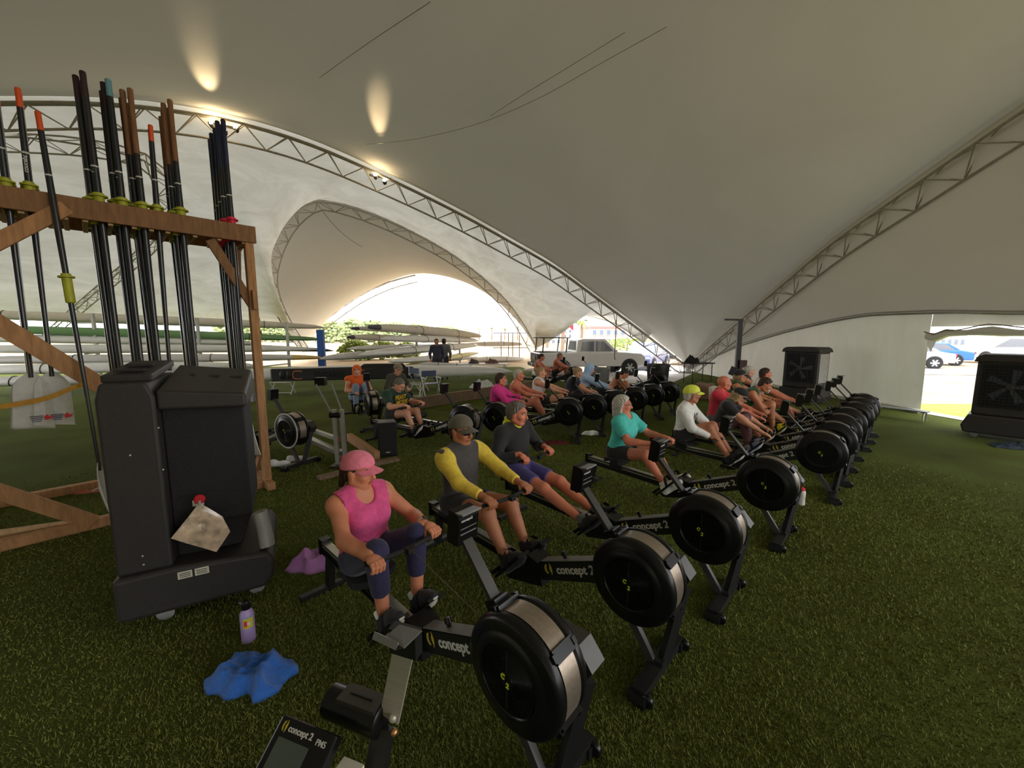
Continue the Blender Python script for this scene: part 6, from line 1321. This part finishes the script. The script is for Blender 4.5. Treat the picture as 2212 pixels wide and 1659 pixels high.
def pk(t):
    MB().box((-2.0, 0, 1.235), (1.75, 1.5, .03)).obj('bed_liner', V_BLK, t); bevel(MB().box((-2.98, 0, .93), (.06, 1.55, .50)).obj('tailgate', V_BLK, t), .02); MB().box((-3.02, 0, .93), (.03, .7, .20)).obj('tailgate_panel', M_DGREY, t); bevel(MB().box((-3.05, 0, .58), (.22, 1.9, .20)).obj('bumper', V_BLK, t), .03); MB().box((-3.17, -.1, .60), (.01, .34, .13)).obj('licence_plate', M_WHT, t)
    for s in (-1, 1):
        MB().prism([(-2.99, .78), (-2.99, 1.18), (-2.80, 1.18), (-2.86, .95), (-2.93, .80)], (0, s * .955 + .01, 0), (1, 0, 0), (0, 0, 1), .02).obj('tail_light', V_RED, t)
        for x in (-2.75, -1.5): MB().beam((x, s * .80, 1.22), (x + .08, s * .75, 1.98), .05, .05).obj('rack_post', V_BLK, t)
        MB().beam((-2.9, s * .75, 1.98), (-1.3, s * .75, 1.98), .05, .04).obj('rack_rail', V_BLK, t); MB().box((.15, s * .97, 1.05), (.18, .02, .03)).obj('door_handle', V_WHITE, t); MB().box((-.75, s * .97, 1.05), (.18, .02, .03)).obj('door_handle', V_WHITE, t); MB().box((1.12, s * 1.03, 1.28), (.12, .16, .18)).obj('mirror', V_WHITE, t)
        MB().box((-.25, s * .953, .80), (.012, .004, .85)).obj('door_seam', V_BLK, t)
    MB().add([(-.955, -.6, 1.34), (-.955, .6, 1.34), (-.875, .55, 1.80), (-.875, -.55, 1.80)], [(0, 1, 2, 3)]).obj('rear_window', V_BLK, t)
vehicle('pickup_truck', 'white crew-cab pickup with black tailgate parked by the tent', (3.72, 19.6, -.03), math.radians(10), .90, [(-2.95, .48), (-2.95, 1.22), (-.95, 1.24), (1.35, 1.26), (2.6, 1.18), (2.88, 1.02), (2.92, .48)], [(-.95, 1.20), (-.86, 1.86), (-.6, 1.93), (.62, 1.93), (1.42, 1.22)], [[(-.72, 1.30), (-.66, 1.78), (.0, 1.80), (.0, 1.28)], [(.08, 1.28), (.08, 1.80), (.52, 1.80), (1.10, 1.28)]], 1.92, V_WHITE, (-1.75, 1.95), .41, pk)
SEDAN = ([(-2.25, .35), (-2.28, .85), (-1.6, .98), (1.0, .95), (2.0, .82), (2.28, .62), (2.28, .35)], [(-1.75, .92), (-1.0, 1.40), (.15, 1.42), (1.15, .90)], [[(-1.35, .98), (-.90, 1.33), (-.30, 1.35), (-.30, .97)], [(-.22, .97), (-.22, 1.35), (.10, 1.35), (.85, .96)]])
SUV = ([(-2.3, .38), (-2.32, 1.0), (1.2, 1.02), (2.1, .92), (2.33, .70), (2.33, .38)], [(-2.2, .98), (-1.75, 1.60), (.2, 1.66), (1.3, .98)], [[(-1.85, 1.05), (-1.60, 1.50), (-.85, 1.55), (-.85, 1.04)], [(-.77, 1.04), (-.77, 1.56), (.1, 1.57), (.95, 1.03)]])
def lights(front, rear=True):
    def f(t):
        for s in (-1, 1):
            bevel(MB().box((2.24, s * .70, .72), (.12, .36, .12)).obj('headlight', M_WHT, t), .02)
            if rear: MB().box((-2.29, s * .68, .80), (.05, .36, .14)).obj('tail_light', V_RED, t)
        MB().box((2.31, 0, .60), (.04, 1.1, .26)).obj('grille', V_BLK, t); MB().add([(1.18, -.62, .97), (1.18, .62, .97), (.30, .56, 1.46 if front == 'suv' else 1.30), (.30, -.56, 1.46 if front == 'suv' else 1.30)], [(0, 1, 2, 3)]).obj('windscreen', V_GLASS, t).location = (.06 if front == 'suv' else .02, 0, .04)
    return f
vehicle('parked_car', 'slate blue car nose-on beside the pickup', (7.75, 23.2, -.03), math.radians(235), .92, *SUV, 1.84, V_DBLUE, (-1.4, 1.45), .36, lights('suv'))
vehicle('parked_car', 'white car with windscreen showing behind the truss foot', (11.6, 26.6, -.03), math.radians(215), .85, *SEDAN, 1.8, V_WHITE, (-1.35, 1.4), .33, lights('sedan'))
vehicle('parked_car', 'bright blue coupe outside the doorway', (26.6, 26.2, -.05), math.radians(160), 1.0, *SEDAN, 1.84, V_BLUE, (-1.35, 1.4), .34, lights('sedan'))
vehicle('parked_car', 'white estate car parked behind the blue coupe', (33.6, 27.8, -.05), math.radians(172), 1.05, *SUV, 1.84, V_WHITE, (-1.4, 1.45), .36, lights('suv')); vehicle('parked_car', 'white car half hidden by the doorway edge', (23.0, 24.0, -.05), math.radians(158), 1.0, *SEDAN, 1.84, V_WHITE, (-1.35, 1.4), .34, lights('sedan'))
# white tent-like house beyond the cars
# ================================================================ FAR BACKGROUND
M_LEAF = mat('leaf_green', srgb(150, 172, 92), .9, var=.4, scale=1.2); M_LEAFD = mat('leaf_pale', srgb(176, 190, 140), .9, var=.35, scale=.8); M_TRUNK = mat('palm_trunk', srgb(150, 132, 112), .9)
def leafy(name, label, u0, u1, vtop, vbase, Y, m, n=260, seed=0, cat='tree'):
    rng = random.Random(seed); a = at(u0, vbase, Y); b = at(u1, vbase, Y); tz = at(u0, vtop, Y).z; w = (b.x - a.x); cx = (a.x + b.x) / 2; h = max(.5, tz); t = thing(name, label, cat, (cx, Y, -.05))
    mb = MB()
    for i in range(n):
        x = rng.uniform(-.5, .5) * w; zz = h * (rng.random() ** .7) * (1 - .35 * (abs(x) / (w * .5)) ** 2); y = rng.uniform(-.25, .25) * min(w, 6); s = h * rng.uniform(.09, .17); r = Matrix.Rotation(rng.uniform(0, 6.28), 3, 'Z') @ Matrix.Rotation(rng.uniform(-1, 1), 3, 'X'); c = Vector((x, y, zz))
        mb.add([c + r @ Vector(p) * s for p in ((-1, 0, 0), (0, -.6, .3), (1, 0, 0), (0, .6, .3), (0, 0, .9))], [(0, 1, 4), (1, 2, 4), (2, 3, 4), (3, 0, 4), (0, 3, 2, 1)])
    mb.obj('foliage', m, t)['kind'] = 'stuff'; MB().tube([(0, 0, 0), (0, 0, h * .6)], h * .04, 6).obj('trunk', M_TRUNK, t)
for i, (u0, u1, vt) in enumerate(((690, 745, 694), (735, 790, 690), (780, 835, 691), (825, 880, 694), (560, 620, 700), (610, 665, 698), (470, 560, 684), (872, 930, 700), (925, 1000, 705))): leafy('far_tree', ['rounded pale tree in the far tree line left of the sky arch', 'tallest rounded tree in the far tree line', 'broad pale tree beside the tallest one', 'low tree at the right of the far tree line', 'far tree seen just past the rack post', 'far tree beside the pointed arch foot', 'far tree showing between the oar bundles', 'small far tree behind the cream-covered boat', 'low far tree behind the boat stern'][i], u0, u1, vt, 722, 85 + i * 2, M_LEAFD, 420, i)
for i, (u0, u1, vt, vb, Y) in enumerate(((735, 800, 736, 756, 30), (795, 860, 738, 756, 31), (855, 905, 740, 757, 32))): leafy('bush', ['green bush seen under the cream-covered shell', 'green bush in the middle of the gap below the shells', 'small green bush at the end of the gap'][i], u0, u1, vt, vb, Y, M_LEAF, 420, 20 + i, 'bush')
leafy('hedge', 'trimmed green hedge beyond the pickup roof', 1290, 1420, 731, 744, 46, M_LEAF, 400, 31, 'hedge')
def palm(u, vtop, vbase, Y, label, s=1.0, seed=0, pts=15):
    rng = random.Random(seed); g = at(u, vbase, Y); H_ = at(u, vtop, Y).z; t = thing('palm_tree', label, 'palm', (g.x, Y, -.05), 0, 'palm trees beyond the pickup'); MB().tube([(0, 0, 0), (.1 * s, 0, H_ * .5), (0, 0, H_ * .86)], [.22 * s, .17 * s, .13 * s], 8).obj('trunk', M_TRUNK, t, 50)
    for i in range(pts):
        a = i * 2.4 + rng.random() * .4; L_ = H_ * .26 * s * rng.uniform(.8, 1.15); el = rng.uniform(-.2, .9); d = Vector((math.cos(a), math.sin(a), 0)); sd_ = Vector((-d.y, d.x, 0)); q = []
        for k in range(6):
            r = k / 5; c = d * L_ * r + Vector((0, 0, H_ * .86 + L_ * (el * r - .95 * r * r))); w = L_ * .16 * math.sin(pi * min(.97, r + .08)); q.append((c - sd_ * w - Vector((0, 0, w * .5)), c, c + sd_ * w - Vector((0, 0, w * .5))))
        MB().grid([list(x) for x in q]).obj('frond', M_LEAF, t)
for i, (u, vt, Y, lab) in enumerate(((1215, 674, 46, 'tall palm with full crown beside the far white block'), (1255, 682, 50, 'palm with drooping crown beside the red flag'), (1182, 690, 56, 'shorter palm in front of the white block'), (1035, 706, 120, 'small palm on the far field edge'), (1062, 704, 125, 'small palm on the far field edge'), (1090, 705, 122, 'small palm on the far field edge'), (1118, 701, 110, 'small palm on the far field edge'), (1005, 707, 130, 'small palm on the far field edge'))): palm(u, vt, 730, Y, lab, 1.0, i, 15 if i < 3 else 9)
M_BLDG = mat('white_stucco', srgb(232, 230, 228), .8, var=.04); M_BWIN = mat('building_glass', srgb(120, 136, 160), .3); M_PINKB = mat('pink_stucco', srgb(214, 176, 176), .8, var=.05); M_ROOFP = mat('pink_roof', srgb(190, 140, 140), .8)
def building(u0, u1, vtop, Y, m, label, nx, nz, dep=14, roof=None):
    a = at(u0, 735, Y); b = at(u1, 735, Y); h = at(u0, vtop, Y).z; w = b.x - a.x; t = thing('far_building', label, 'building', ((a.x + b.x) / 2, Y, -.05)); MB().box((0, dep / 2, h / 2), (w, dep, h)).obj('wall', m, t)
    me = MB().box((0, 0, 0), (w / nx * .5, .2, h / nz * .55)).mesh('window', M_BWIN); mf = MB().box((0, 0, 0), (w / nx * .62, .12, h / nz * .68)).mesh('window_frame', M_WHT)
    for i in range(nx):
        for j in range(nz):
            M = Matrix.Translation((-w / 2 + w * (i + .5) / nx, -.06, h * (j + .5) / nz)); link('window', me, t, M); link('window_frame', mf, t, M)
    MB().box((0, dep / 2, h + .15), (w * 1.03, dep * 1.03, .3)).obj('roof', roof or m, t)
building(1168, 1212, 672, 75, M_BLDG, 'tall white apartment block behind the palms', 4, 6); building(1214, 1236, 688, 80, M_BLDG, 'narrow white block between the palms', 2, 5); building(1276, 1352, 708, 66, M_PINKB, 'low pink building beyond the hedge', 5, 2, 10, M_ROOFP)
building(2015, 2085, 728, 60, M_BLDG, 'low white building seen over the blue coupe', 5, 1, 8); building(2120, 2260, 732, 70, M_BLDG, 'long low white building behind the estate car', 7, 1, 8)
p = at(1228, 735, 40); fl = thing('flag', 'small red flag on a pole between the palms', 'flag', (p.x, 40, -.05)); MB().tube([(0, 0, 0), (0, 0, 3.6)], .05, 6).obj('pole', M_WHT, fl); MB().add([(0, 0, 3.5), (.1, .05, 2.6), (.5, .1, 2.2), (.45, 0, 3.2)], [(0, 1, 2, 3)]).obj('cloth', V_RED, fl)

# ================================================================ TURF BLADES (uncountable pile, close to the camera only)
def turf_blades():
    rng = np.random.RandomState(3); N = 480000
    r = .9 + 7.6 * rng.rand(N) ** 1.25; a = np.clip(rng.normal(0, .75, N), -1.9, 1.9); x = r * np.sin(a); y = r * np.cos(a)
    ok = (x < 9) & (rng.rand(N) > (r - 5.5) / 3.0); x, y, r = x[ok], y[ok], r[ok]; n = len(x)
    h = rng.uniform(.010, .024, n); w = (.0011 + .0006 * r) * rng.uniform(.8, 1.3, n); th = rng.uniform(0, 6.283, n); ln = rng.uniform(.2, 1.0, n) * h; la = rng.uniform(0, 6.283, n)
    Vv = np.zeros((n, 3, 3)); Vv[:, 0] = np.stack([x - w * np.cos(th), y - w * np.sin(th), np.zeros(n)], 1); Vv[:, 1] = np.stack([x + w * np.cos(th), y + w * np.sin(th), np.zeros(n)], 1); Vv[:, 2] = np.stack([x + ln * np.cos(la), y + ln * np.sin(la), h], 1)
    me = bpy.data.meshes.new('turf_blades'); me.vertices.add(n * 3); me.vertices.foreach_set('co', Vv.reshape(-1)); me.loops.add(n * 3); me.loops.foreach_set('vertex_index', np.arange(n * 3))
    me.polygons.add(n); me.polygons.foreach_set('loop_start', np.arange(n) * 3); me.polygons.foreach_set('loop_total', np.full(n, 3)); me.update(); me.validate()
    m = mat('turf_blade', (.20, .225, .052), .8, var=.6, scale=55, spec=.2); me.materials.append(m)
    o = link('turf_pile', me); tag(o, 'short green turf pile covering the floor', 'turf', kind='stuff')
turf_blades()
